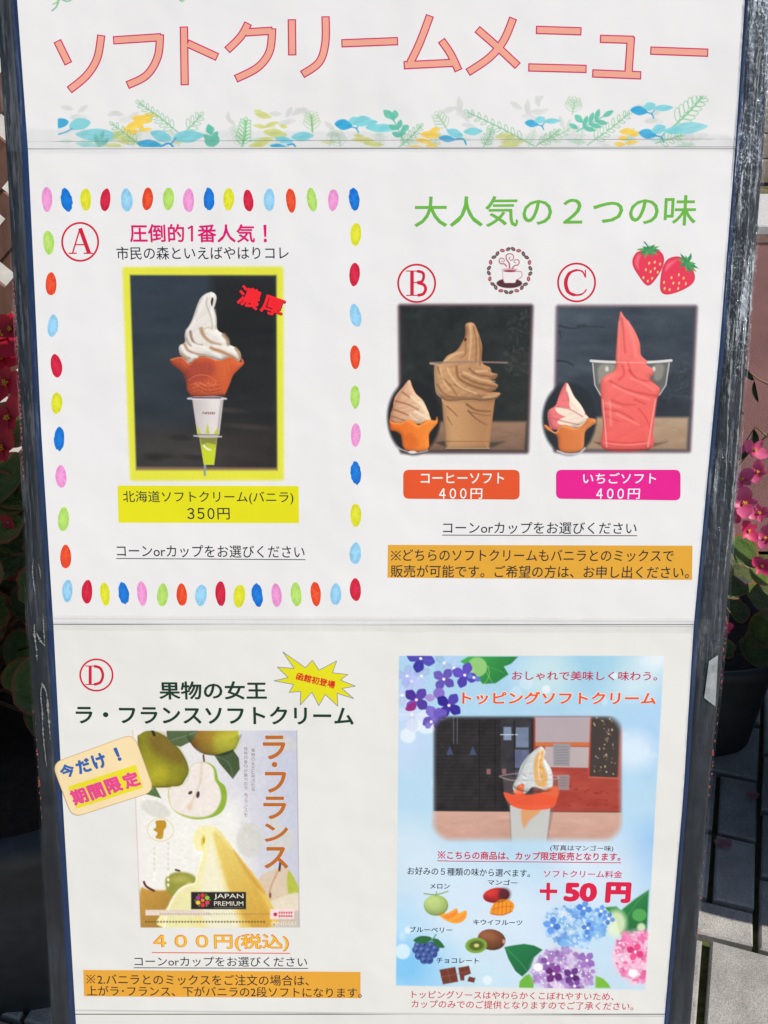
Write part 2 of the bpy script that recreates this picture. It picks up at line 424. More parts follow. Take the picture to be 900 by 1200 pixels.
def begonia(loc, rx, ry, rz, n_leaf, n_fl, kind, label, seed, leaf_s=.03, fl_s=.03, extra=()):
    r = random.Random(seed)
    t = tag(empty('begonia_plant', loc), label, 'flowering plant', 'begonias in the planters behind the board')
    sv, sf = [], []
    def place(me, name, p, nrm, s, spin):
        o = bpy.data.objects.new(name, me); COL.objects.link(o); o.parent = t
        o.location = p; o.scale = (s, s, s)
        o.rotation_euler = (Vector(nrm).to_track_quat('Z', 'Y') @ Matrix.Rotation(spin, 3, 'Z').to_quaternion()).to_euler()
        return o
    for i in range(n_leaf):
        a = r.uniform(0, 2*math.pi); el = r.uniform(-.15, 1.35); q = r.uniform(.55, 1.0)
        d = Vector((math.cos(a)*math.cos(el), math.sin(a)*math.cos(el), math.sin(el)))
        p = Vector((d.x*rx*q, d.y*ry*q, .02 + max(d.z, -.1)*rz*q))
        nr = (d + Vector((r.uniform(-.5,.5), r.uniform(-.6,.2), r.uniform(.2, 1.0)))).normalized()
        place(LEAF, 'leaf', p, nr, leaf_s * r.uniform(.65, 1.2), r.uniform(0, 6.3))
        if i % 2 == 0: tube(sv, sf, [(d.x*.02, d.y*.02, 0), tuple(p*.5 + Vector((0,0,.02))), tuple(p)], .0035, .002)
    for i in range(n_fl):
        a = r.uniform(0, 2*math.pi); el = r.uniform(.15, 1.45); q = r.uniform(.95, 1.22)
        d = Vector((math.cos(a)*math.cos(el), math.sin(a)*math.cos(el), math.sin(el)))
        p = Vector((d.x*rx*q, d.y*ry*q, .03 + d.z*rz*q))
        nr = (d + Vector((r.uniform(-.4,.4), r.uniform(-.9,.0), r.uniform(.0,.7)))).normalized()
        place(r.choice(FL[kind]), 'flower', p, nr, fl_s * r.uniform(.6, 1.1), r.uniform(0, 6.3))
        tube(sv, sf, [(0, 0, .02), tuple(p*.6 + Vector((0,0,.02))), tuple(p)], .002, .0012)
    for (what, p, nr, s, spin) in extra:
        me = LEAF if what == 'leaf' else (FL[kind][int(what[-1])])
        place(me, what.rstrip('012'), Vector(p) - Vector(loc), nr, s, spin)
    mesh_obj('stem', sv, sf, M_STEM, t, True)
    return t
def W(px, py, y):
    """world point seen at photograph pixel (px, py) at distance y north of the camera"""
    d = Vector(((px-450)/FPX, cp + (600-py)/FPX*sp, -sp + (600-py)/FPX*cp))
    return Vector((0, 0, CAM_H)) + d * (y / d.y)

M_POT = simple('dark_grey_planter', (.045, .046, .049), .55, 40, .3, .3, .002)
M_SOIL = simple('potting_soil', (.03, .02, .013), .95, 60, .5, 1.0, .01)
def planter(x, y, rx, ry, h, label, corner=.5):
    t = tag(empty('planter', (x, y, 0)), label, 'planter', 'dark planters of begonias')
    n = 48; v, f = [], []
    def ring(sx, sy, z):
        for k in range(n):
            a = 2*math.pi*k/n; c, s = math.cos(a), math.sin(a)
            v.append((sx*math.copysign(abs(c)**corner, c), sy*math.copysign(abs(s)**corner, s), z))
    prof = [(.90, .0), (.94, h*.55), (.97, h*.88), (1.04, h*.90), (1.05, h*.96), (1.03, h), (.97, h), (.94, h*.97), (.92, h*.85)]
    for s, z in prof: ring(rx*s, ry*s, z + .002)
    for i in range(len(prof) - 1):
        for k in range(n): f.append((i*n+k, i*n+(k+1)%n, (i+1)*n+(k+1)%n, (i+1)*n+k))
    f.append(tuple(reversed(range(n))))
    mesh_obj('pot', v, f, M_POT, t, True)
    v, f = [], []; ring(rx*.925, ry*.925, h*.87); f.append(tuple(range(n)))
    mesh_obj('soil', v, f, M_SOIL, t)
    return t
planter(.50, 1.60, .215, .15, .225, 'dark grey planter behind the right edge of the menu board, pink begonias in it')
planter(-.67, 1.27, .34, .35, .40, 'tall black planter in the shade behind the left edge of the menu board')
planter(.97, 1.30, .32, .32, .45, 'big round black planter, unseen, added right of the board to shade the paving', 1.0)  # unseen planter, added to cast the shadow over the pavers

# right hand plant: random mass plus the blooms that show beside the rail
def dirv(x, y, z): return Vector((x, y, z)).normalized()
ex = []
toc = Vector((-.25, -.75, .55))
for (px, py, s, k, sp_) in [(872, 590, .034, 0, .3), (858, 603, .026, 2, 1.4), (890, 601, .026, 0, 2.0), (877, 622, .026, 2, .6), (897, 631, .026, 1, .2),
                            (893, 663, .026, 2, 1.0), (850, 735, .020, 2, 2.2), (869, 562, .030, 0, 2.5), (884, 528, .030, 1, .9), (888, 553, .026, 0, .2), (862, 528, .022, 1, 1.9)]:
    p = W(px, py, 1.475 if py > 560 else 1.56); ex.append(('flower%d' % k, p, (toc + Vector((random.uniform(-.5,.5), 0, random.uniform(-.3,.5)))).normalized(), s*.78, sp_))
for (px, py, s, spn) in [(871, 652, .036, .4), (857, 690, .032, 1.8), (886, 699, .032, 2.7), (886, 668, .026, 4.4), (893, 742, .034, .9), (882, 760, .036, 5.2), (862, 712, .03, 3.0), (897, 716, .03, 3.6), (846, 668, .024, 2.0), (848, 760, .026, 2.5)]:
    p = W(px, py, 1.50); ex.append(('leaf', p, (Vector((.35, -.5, .8)) + Vector((random.uniform(-.5,.5), random.uniform(-.3,.3), random.uniform(-.1,.5)))).normalized(), s, spn))
begonia((.385, 1.62, .20), .14, .11, .25, 70, 7, 'pink', 'bushy pink flowering begonia spilling over the right rail side of the board', 11, .034, .028, ex)
ex = []
for (px, py, s, k, y) in [(0, 392, .040, 0, 1.22), (12, 385, .022, 1, 1.22), (2, 418, .03, 1, 1.22), (8, 448, .032, 0, 1.22), (10, 490, .03, 1, 1.22), (3, 525, .03, 0, 1.22), (10, 612, .012, 0, 1.22), (14, 675, .012, 1, 1.22)]:
    ex.append(('flower%d' % k, W(px, py, y), (toc + Vector((random.uniform(-.4,.4), 0, random.uniform(-.2,.4)))).normalized(), s, random.uniform(0, 6)))
for (px, py, s) in [(10, 560, .045), (14, 500, .035), (12, 640, .045), (20, 695, .042), (8, 760, .04), (2, 590, .05), (16, 373, .012)]:
    ex.append(('leaf', W(px, py, 1.25), (toc + Vector((random.uniform(-.5,.5), random.uniform(-.3,.3), random.uniform(-.1,.5)))).normalized(), s, random.uniform(0, 6)))
begonia((-.62, 1.26, .36), .25, .22, .42, 130, 30, 'red', 'red flowering begonia in the dark behind the left rail of the board', 12, .040, .032, ex)
shade_leaves = []  # leaf cluster and stems added out of view to shade the upper flowers
for k in range(16):
    p = Vector((.95, 1.37, 1.18)) + Vector((random.uniform(-.07,.07), random.uniform(-.07,.07), random.uniform(-.06,.08)))
    shade_leaves.append(('leaf', p, dirv(random.uniform(-.4,.9), random.uniform(-.9,.4), .8), .045, random.uniform(0, 6)))
big = begonia((.97, 1.30, .40), .21, .21, .12, 110, 30, 'pink', 'tall pink begonia, unseen, added with the shade-casting planter to the right', 13, .036, .028, shade_leaves)
v_, f_ = [], []
for k in range(5): tube(v_, f_, [(0, 0, .05), (-.02 + .01*k, .03, .4), (-.06 + .02*k, .09 - .01*k, .76)], .005, .002)
mesh_obj('stem', v_, f_, M_STEM, big, True)

# two faded petals lying on the shaded paving
M_OLDPETAL = simple('faded_petal', (.30, .13, .13), .7, 60, .3)
for (px, py, sc, ll) in ((882, 934, .011, 'small faded pink petal lying on a shaded paver near the picture edge'), (848, 990, .014, 'faded brownish pink petal lying on a shaded paver beside the rail of the board')):
    d = Vector(((px-450)/FPX, cp + (600-py)/FPX*sp, -sp + (600-py)/FPX*cp)); g = Vector((0, 0, CAM_H)) + d*(-(CAM_H - .014)/d.z)
    v = [(0, 0, .002)] + [(sc*(1 + .25*math.sin(3*a))*math.cos(a), sc*.8*(1 + .15*math.cos(2*a))*math.sin(a), .001 + .004*abs(math.sin(2*a))) for a in np.linspace(0, 2*math.pi, 13)[:-1]]
    o = mesh_obj('fallen_petal', v, [(0, i+1, (i+1) % 12 + 1) for i in range(12)], M_OLDPETAL, None, True); o.location = g
    tag(o, ll, 'petal', 'petals fallen on the paving')

# small sprig with dark leaves against the path
sprig = tag(empty('leafy_sprig', tuple(W(905, 560, 1.75) * Vector((1,1,0)).length if False else W(905, 560, 1.75))), 'thin dark sprig with narrow leaves standing above the pink begonia', 'sprig')
def sprig_build():
    base = sprig.location.copy(); v, f = [], []
    lines = [[(905,505),(880,528),(866,545)], [(900,512),(885,500),(872,520)], [(905,452),(888,444),(878,436)]]
    for L in lines: tube(v, f, [tuple(W(a, b, 1.72) - base) for a, b in L], .0022, .0012)
    tube(v, f, [tuple(W(905,452,1.72)-base), tuple(W(925,520,1.72)-base), tuple(W(900,620,1.7)-base)], .003, .003)
    mesh_obj('stem', v, f, M_STEM, sprig, True)
    mg = simple('dark_narrow_leaf', (.035, .045, .028), .4, 20, .3)
    n = 7
    for (a, b, wd) in [((874,432),(884,446),4), ((884,446),(889,472),3.2), ((880,528),(884,503),5), ((866,540),(874,518),5), ((890,520),(896,535),4), ((866,470),(872,486),2)]:
        v = []; A = np.array(a, float); B = np.array(b, float); d = B - A; nn = np.array([-d[1], d[0]]) / np.hypot(*d)
        for i in range(n):
            t = i / (n-1); w = wd * math.sin(math.pi * t) ** .8; c = A + d * t + nn * 2.5 * math.sin(math.pi*t)
            for s in (-1, 0, 1):
                q = c + nn * w * s; p = W(q[0], q[1], 1.72 - .006 * abs(s)) - base; v.append(tuple(p))
        f = [(i*3+j, i*3+j+1, i*3+j+4, i*3+j+3) for i in range(n-1) for j in range(2)]
        mesh_obj('leaf', v, f, mg, sprig, True)
sprig_build()

# ------------------------------------------------------------------ trellis on the left
M_SLAT = simple('brown_trellis_wood', (.17, .085, .06), .7, 50, .3, .4, .002, .3, 0, (1, 1, .2))
trel = tag(empty('trellis', (-1.35, 2.05, 0)), 'brown wooden lattice trellis standing behind the left side of the board', 'trellis')
def trellis():
    w, h, sw, th, pitch = .85, 1.5, .040, .010, .078
    for sgn, yy in ((1, 0.0), (-1, .012)):
        ks = np.arange(-int(h / pitch) - 2, int(2 * w / pitch) + int(h / pitch) + 4)
        for k in ks:
            c = k * pitch * math.sqrt(2)           # x at which the slat's line crosses z = 0
            # line: x = c + s*z*sgn ... clip against the panel rectangle
            lo, hi = 0.0, h
            if sgn > 0: a, b = -w - c, w - c
            else: a, b = c - w, c + w
            z0, z1 = max(lo, a), min(hi, b)
            if z1 - z0 < .05: continue
            x0, x1 = c + sgn * z0, c + sgn * z1
            hw = sw / 2 / math.sqrt(2)
            dx, dz = hw * 1.0, -hw * sgn
            y0, y1 = yy, yy + th
            v = []
            for y in (y0, y1):
                v += [(x0-dx, y, z0-dz), (x0+dx, y, z0+dz), (x1+dx, y, z1+dz), (x1-dx, y, z1-dz)]
            f = [(0,1,2,3),(7,6,5,4),(0,4,5,1),(1,5,6,2),(2,6,7,3),(3,7,4,0)]
            mesh_obj('slat', [(a_, b_, c_ + .05) for a_, b_, c_ in v], f, M_SLAT, trel)
    for x in (-w - .03, w):
        box('post', (x, -.02, 0), (x + .035, .042, h + .12), M_SLAT, trel, .003)
    box('rail', (-w, -.015, h + .075), (w, .037, h + .115), M_SLAT, trel, .003)
    box('rail', (-w, -.015, .0), (w, .037, .03), M_SLAT, trel, .003)
trellis()

# ------------------------------------------------------------------ the menu board
board = tag(empty('menu_board', tuple(BASE), (R(-LEAN), 0, 0)),
            'tall leaning signboard with a laminated white menu in a black film wrapped frame', 'signboard')
def L3(uv, n=0.0):
    return [(u, -n, v) for u, v in uv]

def interp_edge(tbl, y):
    ys = [t[1] for t in tbl]; xs = [t[0] for t in tbl]; return float(np.interp(y, ys, xs))
EL = [(10,-140),(20,0),(33,178),(48,500),(62.5,731),(73,930),(88,1183),(93,1260)]      # left paper edge in the photo
ER = [(881,-140),(873,0),(862,171),(844,400),(813,734),(801,930),(779,1190),(774,1260)]
OL = [(-18,-140),(-5,0),(8,200),(24,500),(32,735),(46,930),(60,1200),(64,1260)]
OR = [(914,-140),(906,0),(894,200),(877,400),(849,760),(831,930),(810,1200),(805,1260)]
ys_ = list(range(-105, 1251, 30))
PAPER = np.array((228, 227, 226)); PAPER_B = np.array((226, 225, 220))

def strip(name, rows, mat, prof, parent=board, smooth=True, cols=None):
    """rows: list of (left px, right px, y); prof: [(t across, height)]"""
    v, f = [], []
    for (a, b, y) in rows:
        for (t, h) in prof:
            uv = Pm((a + (b - a) * t, y)); v.append((uv[0], -h, uv[1]))
    m = len(prof)
    for i in range(len(rows) - 1):
        for j in range(m - 1):
            q = i*m + j; f.append((q, q+m, q+m+1, q+1))
    return mesh_obj(name, v, f, mat, parent, smooth)
TOPY, BOTY = -105, 1225
back_rows = [(interp_edge(OL, y) + 4, interp_edge(OR, y) - 4, y) for y in ys_]
# backing panel (real thickness) under the sheets
def slab(name, px4, n0, n1, mat):
    uv = Pm(px4); v = L3(uv, n1) + L3(uv, n0)
    f = [(0,3,2,1),(4,5,6,7),(0,1,5,4),(1,2,6,5),(2,3,7,6),(3,0,4,7)]
    return mesh_obj(name, v, f, mat, board)
M_BACK = simple('backing_board', (.05, .055, .06), .7, 20, .2)
slab('backing_panel', [(interp_edge(OL,TOPY)+6,TOPY),(interp_edge(OR,TOPY)-6,TOPY),(interp_edge(OR,BOTY)-6,BOTY),(interp_edge(OL,BOTY)+6,BOTY)], -.016, -.0012, M_BACK)
# side rails: bluish inner ledge, then a rounded black rail
rail_prof = [(0,-.018),(0,-.002),(.05,.0003),(.16,.0009),(.5,.0014),(.84,.0010),(.95,-.0002),(1,-.0025),(1,-.018)]
LI = [(interp_edge(EL,y), y) for y in ys_]; 
strip('side_rail', [(interp_edge(OL,y), interp_edge(EL,y) - 6.5, y) for y in ys_], M_RAIL, rail_prof)
strip('inner_ledge', [(interp_edge(EL,y) - 7.5, interp_edge(EL,y) + 3, y) for y in ys_], M_LEDGE, [(0,-.0002),(.5,.0002),(1,-.0004)])
strip('side_rail', [(interp_edge(ER,y) + 4.5, interp_edge(OR,y), y) for y in ys_], M_RAIL, rail_prof)
strip('inner_ledge', [(interp_edge(ER,y) - 3, interp_edge(ER,y) + 5.5, y) for y in ys_], M_LEDGE, [(0,-.0004),(.5,.0002),(1,-.0002)])
for yy in (TOPY - 30, BOTY):
    uv = Pm([(interp_edge(OL,yy), yy), (interp_edge(OR,yy), yy), (interp_edge(OR,yy+30), yy+30), (interp_edge(OL,yy+30), yy+30)])
    v = L3(uv, .003) + L3(uv, -.018)
    mesh_obj('cross_rail', v, [(0,3,2,1),(4,5,6,7),(0,1,5,4),(1,2,6,5),(2,3,7,6),(3,0,4,7)], M_RAIL, board)
# legs down to the ground, and the rear half of the A-frame
uvb = Pm([(interp_edge(OL,BOTY+20), BOTY+20), (interp_edge(OR,BOTY+20), BOTY+20)])
uvt = Pm([(interp_edge(OL,TOPY), TOPY), (interp_edge(OR,TOPY), TOPY)])
for q, sx in ((uvb[0], 1), (uvb[1], -1)):
    x0, x1 = sorted((q[0], q[0] + sx * .02))
    box('front_leg', (x0, -.003, .004), (x1, .018, q[1] + .01), M_RAIL, board)
def rear_legs():
    top = Vector((0, .03, uvt[0][1])); lean2 = R(2 * LEAN)
    hgt = (top.z * cL) / math.cos(R(LEAN)) - .01
    for x in (uvt[0][0] + .01, uvt[1][0] - .03):
        v = [(x + a, b, z) for z in (0, -hgt) for (a, b) in ((0, 0), (.02, 0), (.02, .02), (0, .02))]
        c, s = math.cos(lean2), math.sin(lean2)
        v = [(a, top.y + b*c - z*s, top.z + b*s + z*c) for a, b, z in v]
        mesh_obj('rear_leg', v, [(0,1,2,3),(7,6,5,4),(0,4,5,1),(1,5,6,2),(2,6,7,3),(3,7,4,0)], M_RAIL, board)
rear_legs()

# crinkled clear film over the rails
def film(name, cols, rows_y, mat, amp, seed, parent=board):
    r = np.random.default_rng(seed); v, f = [], []
    m = len(cols(0))
    for y in rows_y:
        xs = cols(y)
        for j, x in enumerate(xs):
            uv = Pm((x, y)); e = 1 if 0 < j < m - 1 else .2
            v.append((uv[0], -(.0020 + amp * e * r.uniform(0, 1)), uv[1]))
    for i in range(len(rows_y) - 1):
        for j in range(m - 1):
            q = i*m + j; f += [(q, q+m, q+m+1), (q, q+m+1, q+1)] if (i + j) % 2 else [(q, q+m, q+1), (q+1, q+m, q+m+1)]
    return mesh_obj(name, v, f, mat, parent, False)
film('film_wrap', lambda y: list(np.linspace(interp_edge(OL,y) - 1.0, interp_edge(EL,y) - 1.5, 6)), list(np.arange(-104, 1240, 9)), M_FILM_L, .0007, 3)
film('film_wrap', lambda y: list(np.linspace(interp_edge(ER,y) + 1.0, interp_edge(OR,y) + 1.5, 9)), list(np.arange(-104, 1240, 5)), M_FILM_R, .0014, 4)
# an extra, badly creased layer at the top of the right rail
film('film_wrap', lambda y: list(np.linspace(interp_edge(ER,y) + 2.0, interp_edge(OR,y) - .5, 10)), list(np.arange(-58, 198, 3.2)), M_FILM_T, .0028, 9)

# ------------------------------------------------------------------ flat print helpers
class Ink:
    """flat polygons with a colour per vertex, built as one mesh"""
    def __init__(s): s.v, s.f, s.c = [], [], []
    def poly(s, pts, col, z):
        uv = Pm(pts); b = len(s.v); s.v += L3(uv, z); s.f.append(tuple(range(b, b+len(pts)))); s.c += [tuple(ink4(col))]*len(pts)
    def build(s, name, parent): return mesh_obj(name, s.v, s.f, M_PRINT, parent, cols=s.c)
Z0, Z1, Z2, Z3, Z4 = .0, .00002, .00006, .00011, .00016
def sheet_print(name, rows, col):
    v, f, c = [], [], []
    for (a, b, y) in rows:
        for t in (0, .25, .5, .75, 1):
            uv = Pm((a + (b-a)*t, y)); v.append((uv[0], -Z0, uv[1])); c.append(tuple(ink4(col)))
    for i in range(len(rows) - 1):
        for j in range(4):
            q = i*5 + j; f.append((q, q+5, q+6, q+1))
    return mesh_obj(name, v, f, M_PRINT, board, cols=c)
def rows(y0a, y1a, n=10): return [(interp_edge(EL, y), interp_edge(ER, y), y) for y in np.linspace(y0a, y1a, n)]
S1 = sheet_print('paper_sheet', rows(-103, 174.0), PAPER); S1['label'] = 'title sheet with the big salmon lettering and leaf border'
S2 = sheet_print('paper_sheet', rows(174.6, 731.5, 16), PAPER + 1); S2['label'] = 'middle sheet with the dotted border and three flavours'
S3 = sheet_print('paper_sheet', rows(732.2, 1188), PAPER_B); S3['label'] = 'lower sheet with the pear soft cream and the topping poster'
S4 = sheet_print('paper_sheet', rows(1189, 1224, 4), PAPER_B - 4); S4['label'] = 'blank strip of paper at the bottom'
def seam(y_l, y_r, th, col, x0=None, x1=None):
    k = Ink(); a = x0 if x0 is not None else interp_edge(EL, y_l); b = x1 if x1 is not None else interp_edge(ER, y_r)
    k.poly([(a, y_l), (b, y_r), (b, y_r + th), (a, y_l + th)], col, Z1); return k

def thin_box(name, px4, n0, n1, mat, parent=board):
    uv = Pm(px4); v = L3(uv, n1) + L3(uv, n0)
    return mesh_obj(name, v, [(0,3,2,1),(4,5,6,7),(0,1,5,4),(1,2,6,5),(2,3,7,6),(3,0,4,7)], mat, parent)
def tape_strip(yl0, yr0, yl1, yr1, seed):
    r = random.Random(seed); v, f = [], []; n = 60; xl, xr = interp_edge(EL, yl0) - 18, interp_edge(ER, yr0) + 22
    for i in range(n + 1):
        t = i / n; x = xl + (xr - xl) * t
        for j in range(4):
            s = j / 3; y = (yl0 + (yr0-yl0)*t) * (1-s) + (yl1 + (yr1-yl1)*t) * s + (r.uniform(-.7, .7) if j in (0, 3) else 0)
            uv = Pm((x, y)); edge = (x < interp_edge(EL, y) - 2) or (x > interp_edge(ER, y) + 2)
            v.append((uv[0], -((.0040 if edge else .0009) + r.uniform(0, .0003 if not edge else .001)), uv[1]))
    for i in range(n):
        for j in range(3):
            q = i*4 + j; f.append((q, q+1, q+5, q+4))
    return mesh_obj('clear_tape', v, f, M_TAPE, board, True)
tape_strip(150, 157, 178, 175, 1)
tape_strip(720, 724, 737, 741, 2)
k = seam(174.2, 171.6, .9, (170, 168, 172)); k.build('seam_line', S2)
k = seam(165.5, 162.5, .7, (212, 211, 212)); k.build('seam_line', S1)
k = seam(729.5, 733.5, 1.6, (205, 204, 205)); k.poly([(62,724.5),(813,728),(813,729),(62,725.6)], (214,213,214), Z1); k.build('seam_line', S3)
k = seam(1183, 1190, 2.0, (200, 199, 196)); k.build('seam_line', S3)

# text ---------------------------------------------------------------
_tc = {}
def text_mesh(s, off):
    key = (s, off)
    if key in _tc: return _tc[key]
    cu = bpy.data.curves.new('lettering', 'FONT'); cu.body = s; cu.resolution_u = 3; cu.offset = off; cu.fill_mode = 'FRONT'
    o = bpy.data.objects.new('tmp', cu); COL.objects.link(o)
    dg = bpy.context.evaluated_depsgraph_get(); dg.update()
    me = bpy.data.meshes.new_from_object(o.evaluated_get(dg))
    v = np.array([p.co[:] for p in me.vertices]); f = [tuple(p.vertices) for p in me.polygons]
    bpy.data.objects.remove(o); bpy.data.curves.remove(cu); bpy.data.meshes.remove(me)
    _tc[key] = (v, f); return v, f
def text(s, xl, yl, xr, yr, h, col, parent, off=0.0, z=Z2, name='lettering', lean=None):
    """ink box: bottom-left (xl, yl), bottom-right (xr, yr), height h, all in photo pixels"""
    v, f = text_mesh(s, 0.0)
    mn, mx = v.min(0) - off, v.max(0) + off
    A, B = Pm((xl, yl)), Pm((xr, yr))
    d = B - A; ppx = np.linalg.norm(Pm((xl, yl - 1)) - A)
    nn = np.array([-d[1], d[0]]) / np.linalg.norm(d) * h * ppx
    t = (v[:, :2] - mn[:2]) / (mx[:2] - mn[:2])
    uv = A + t[:, :1] * d + t[:, 1:2] * nn
    if not off: return mesh_obj(name, L3(uv, z), f, M_PRINT, parent, cols=np.tile(ink4(col), (len(v), 1)))
    # heavier weights: the glyphs repeated on a small circle, each a hair above the last
    V_, F_ = [], []; e1, e2 = d / (mx[0]-mn[0]), nn / (mx[1]-mn[1]); m = 4 if off < .012 else 6 if off < .03 else 9
    for k in range(m + (1 if off > .03 else 0)):
        a = 2*math.pi*k/m + .6; rad = off if k < m else 0
        b = len(V_); V_ += L3(uv + e1*rad*math.cos(a) + e2*rad*math.sin(a), z + k*3e-6); F_ += [tuple(b + q for q in p) for p in f]
    return mesh_obj(name, V_, F_, M_PRINT, parent, cols=np.tile(ink4(col), (len(V_), 1)))
def komejirushi(x, y, w, h, col, parent, z=Z2, t=1.3):
    k = Ink(); cx, cy = x + w/2, y - h/2
    for i, (a, b) in enumerate((((x, y-h), (x+w, y)), ((x+w, y-h), (x, y)))):
        for q in stroke_polys([a, b], t*.8): k.poly(q, col, z + i*3e-6)
    for dx, dy in ((0,-.40),(0,.40),(-.42,0),(.42,0)):
        k.poly([(cx + dx*w + t*.75*math.cos(a), cy + dy*h + t*.75*math.sin(a)) for a in np.arange(8)*math.pi/4], col, z + 1e-5)
    return k.build('lettering', parent)
def price(digits, xs, yb, h, col, parent, off=.01, tail=None):
    for d, x in zip(digits, xs): text(chr(ord(d) - 48 + 0xFF10), x, yb, x + h*.64, yb, h, col, parent, off)
    if tail: text('円', tail[0], yb + .4, tail[1], yb + .4, h + .3, col, parent, off*.6)
def textc(s, cx, cy, w, h, ang, col, parent, off=0.0, z=Z3):
    a = R(ang); dx, dy = math.cos(a), math.sin(a)
    bx, by = cx - math.sin(a) * h / 2, cy + math.cos(a) * h / 2
    return text(s, bx - dx*w/2, by - dy*w/2, bx + dx*w/2, by + dy*w/2, h, col, parent, off, z)
def rect(parent, pts, col, z=Z1, name='colour_panel', rnd=0):
    pts = [np.array(p, float) for p in pts]
    if rnd:
        out = []
        for i in range(len(pts)):
            p, a, b = pts[i], pts[i-1], pts[(i+1) % len(pts)]
            ua, ub = (a-p)/np.linalg.norm(a-p), (b-p)/np.linalg.norm(b-p)
            for t in np.linspace(0, 1, 6):
                out.append((1-t)**2*(p+ua*rnd) + 2*t*(1-t)*p + t*t*(p+ub*rnd))
        pts = out
    k = Ink(); k.poly(pts, col, z); return k.build(name, parent)
def stroke_polys(pts, w):
    pts = [np.array(p, float) for p in pts]; n = len(pts)
    ws = w if hasattr(w, '__len__') else [w] * n
    L_, R_ = [], []
    for i in range(n):
        a = pts[i] - pts[i-1] if i else None; b = pts[i+1] - pts[i] if i < n-1 else None
        if a is None: d = b / np.linalg.norm(b); m = 1
        elif b is None: d = a / np.linalg.norm(a); m = 1
        else:
            a = a/np.linalg.norm(a); b = b/np.linalg.norm(b); d = a + b; d /= np.linalg.norm(d); m = 1 / max(.45, float(d @ a))
        nn = np.array([-d[1], d[0]]) * ws[i] / 2 * m
        L_.append(pts[i] + nn); R_.append(pts[i] - nn)
    return [(L_[i], L_[i+1], R_[i+1], R_[i]) for i in range(n-1)]
def smooth(pts, n=6, closed=False):
    P = [np.array(p, float) for p in pts]; out = []; m = len(P)
    for i in range(m if closed else m - 1):
        p0 = P[(i-1) % m] if (closed or i) else P[0]; p1 = P[i]; p2 = P[(i+1) % m]; p3 = P[(i+2) % m] if (closed or i+2 < m) else P[-1]
        for t in np.arange(n) / n:
            out.append(.5*((2*p1) + (p2-p0)*t + (2*p0-5*p1+4*p2-p3)*t*t + (3*p1-p0-3*p2+p3)*t**3))
    if not closed: out.append(P[-1])
    return out
def strokes(parent, lst, col, z=Z2, name='lettering'):
    k = Ink()
    for i, (pts, w) in enumerate(lst):
        for q in stroke_polys(pts, w): k.poly(q, col, z + i*2e-6)
    return k.build(name, parent)

# title ---------------------------------------------------------------
def title():
    G = [[(67,47.7),(80.3,74.9)], smooth([(118.7,41),(114,68),(101.5,88.5),(81,105.7)]),
         [(132.5,47.3),(189,43.6)], smooth([(187.5,40),(185,66),(172,88),(149,100)]),
         [(215.5,31),(216.5,100)], [(219,50.5),(255,67)],
         smooth([(291,27),(282,43),(266,59)]), [(287,38),(319.5,36)], smooth([(319,33),(316,60),(302,79),(276,92.5)]),
         [(342,22.5),(342.5,65)], smooth([(381.5,19),(381.3,50),(374,73),(354,87.5)]),
         [(400,50.8),(466.5,48.2)],
         smooth([(504,18),(492,50),(480,75)],3), [(473,76.5),(534,73.5)], smooth([(517,47),(528,63),(537.5,83)],3),
         smooth([(601.5,21),(590,48),(573,68),(548,85)]), smooth([(559,34),(583,55),(607,77.5)],3),
         [(628,35),(681.5,36.7)], [(619,79),(687.5,80.8)],
         [(703,45.5),(743,46.7)], [(739.5,43),(736.5,86)], [(694,86),(751.5,88.3)],
         [(762,59.3),(830,61.8)]]
    def shrink(p, d):
        p = [np.array(q, float) for q in p]; a = p[1]-p[0]; b = p[-2]-p[-1]
        p[0] = p[0] + a/np.linalg.norm(a)*d; p[-1] = p[-1] + b/np.linalg.norm(b)*d; return p
    strokes(S1, [(g, 9.9) for g in G], (200, 36, 96), Z1, 'title_outline')
    strokes(S1, [(shrink(g, 1.35), 7.0) for g in G], (232, 163, 140), Z2, 'title_lettering')
title()

DK = (28, 30, 42)
MG = (214, 10, 105)
text('圧倒的', 152.5, 284, 216.5, 284, 21.5, MG, S2, .02); text('番人気', 232, 284.3, 299, 284.4, 21.5, MG, S2, .02)
strokes(S2, [([(225,264.5),(225,283)], 2.6), ([(225.2,264.8),(220.2,268)], 2.2)], MG); text('！', 309, 284, 313, 284, 20.5, MG, S2, .02)
text('市民の森といえばやはりコレ', 137, 304.5, 338.5, 304, 15.5, DK, S2, .004)
rect(S2, [(137.5,569),(350,569.5),(350.5,613),(139,612.5)], (224, 219, 10), Z1, rnd=2)
text('北海道ソフトクリーム(バニラ)', 144.5, 590.6, 344, 591.2, 15.5, DK, S2, .004)
price('350', (219.7, 231.5, 243.3), 608.4, 13.2, DK, S2, .01, (255, 269.4))
def underlined(s, xl, yl, xr, yr, h, uy, col=DK, parent=S2, off=.004, ux=None, w=.9):
    text(s, xl, yl, xr, yr, h, col, parent, off)
    k = Ink(); k.poly([(xl-1, uy), (xr+1, uy + (yr-yl)), (xr+1, uy + (yr-yl) + w), (xl-1, uy+w)], col, Z2); k.build('underline', parent)
underlined('コーンorカップをお選びください', 137.3, 652.6, 357, 654, 14.5, 654)
text('大人気の２つの味', 485.5, 266.5, 815, 264.5, 36, (104, 178, 62), S2, .008)
rect(S2, [(472.5,550.5),(609,550.5),(609,585.5),(472.5,584.5)], (222, 82, 36), Z1, rnd=7)
text('コーヒーソフト', 493, 566.5, 590.5, 566.5, 12.5, (250, 246, 244), S2, .008)
price('400', (514.5, 526.8, 539.0), 584.2, 11.8, (250, 246, 244), S2, .012, (551.2, 565))
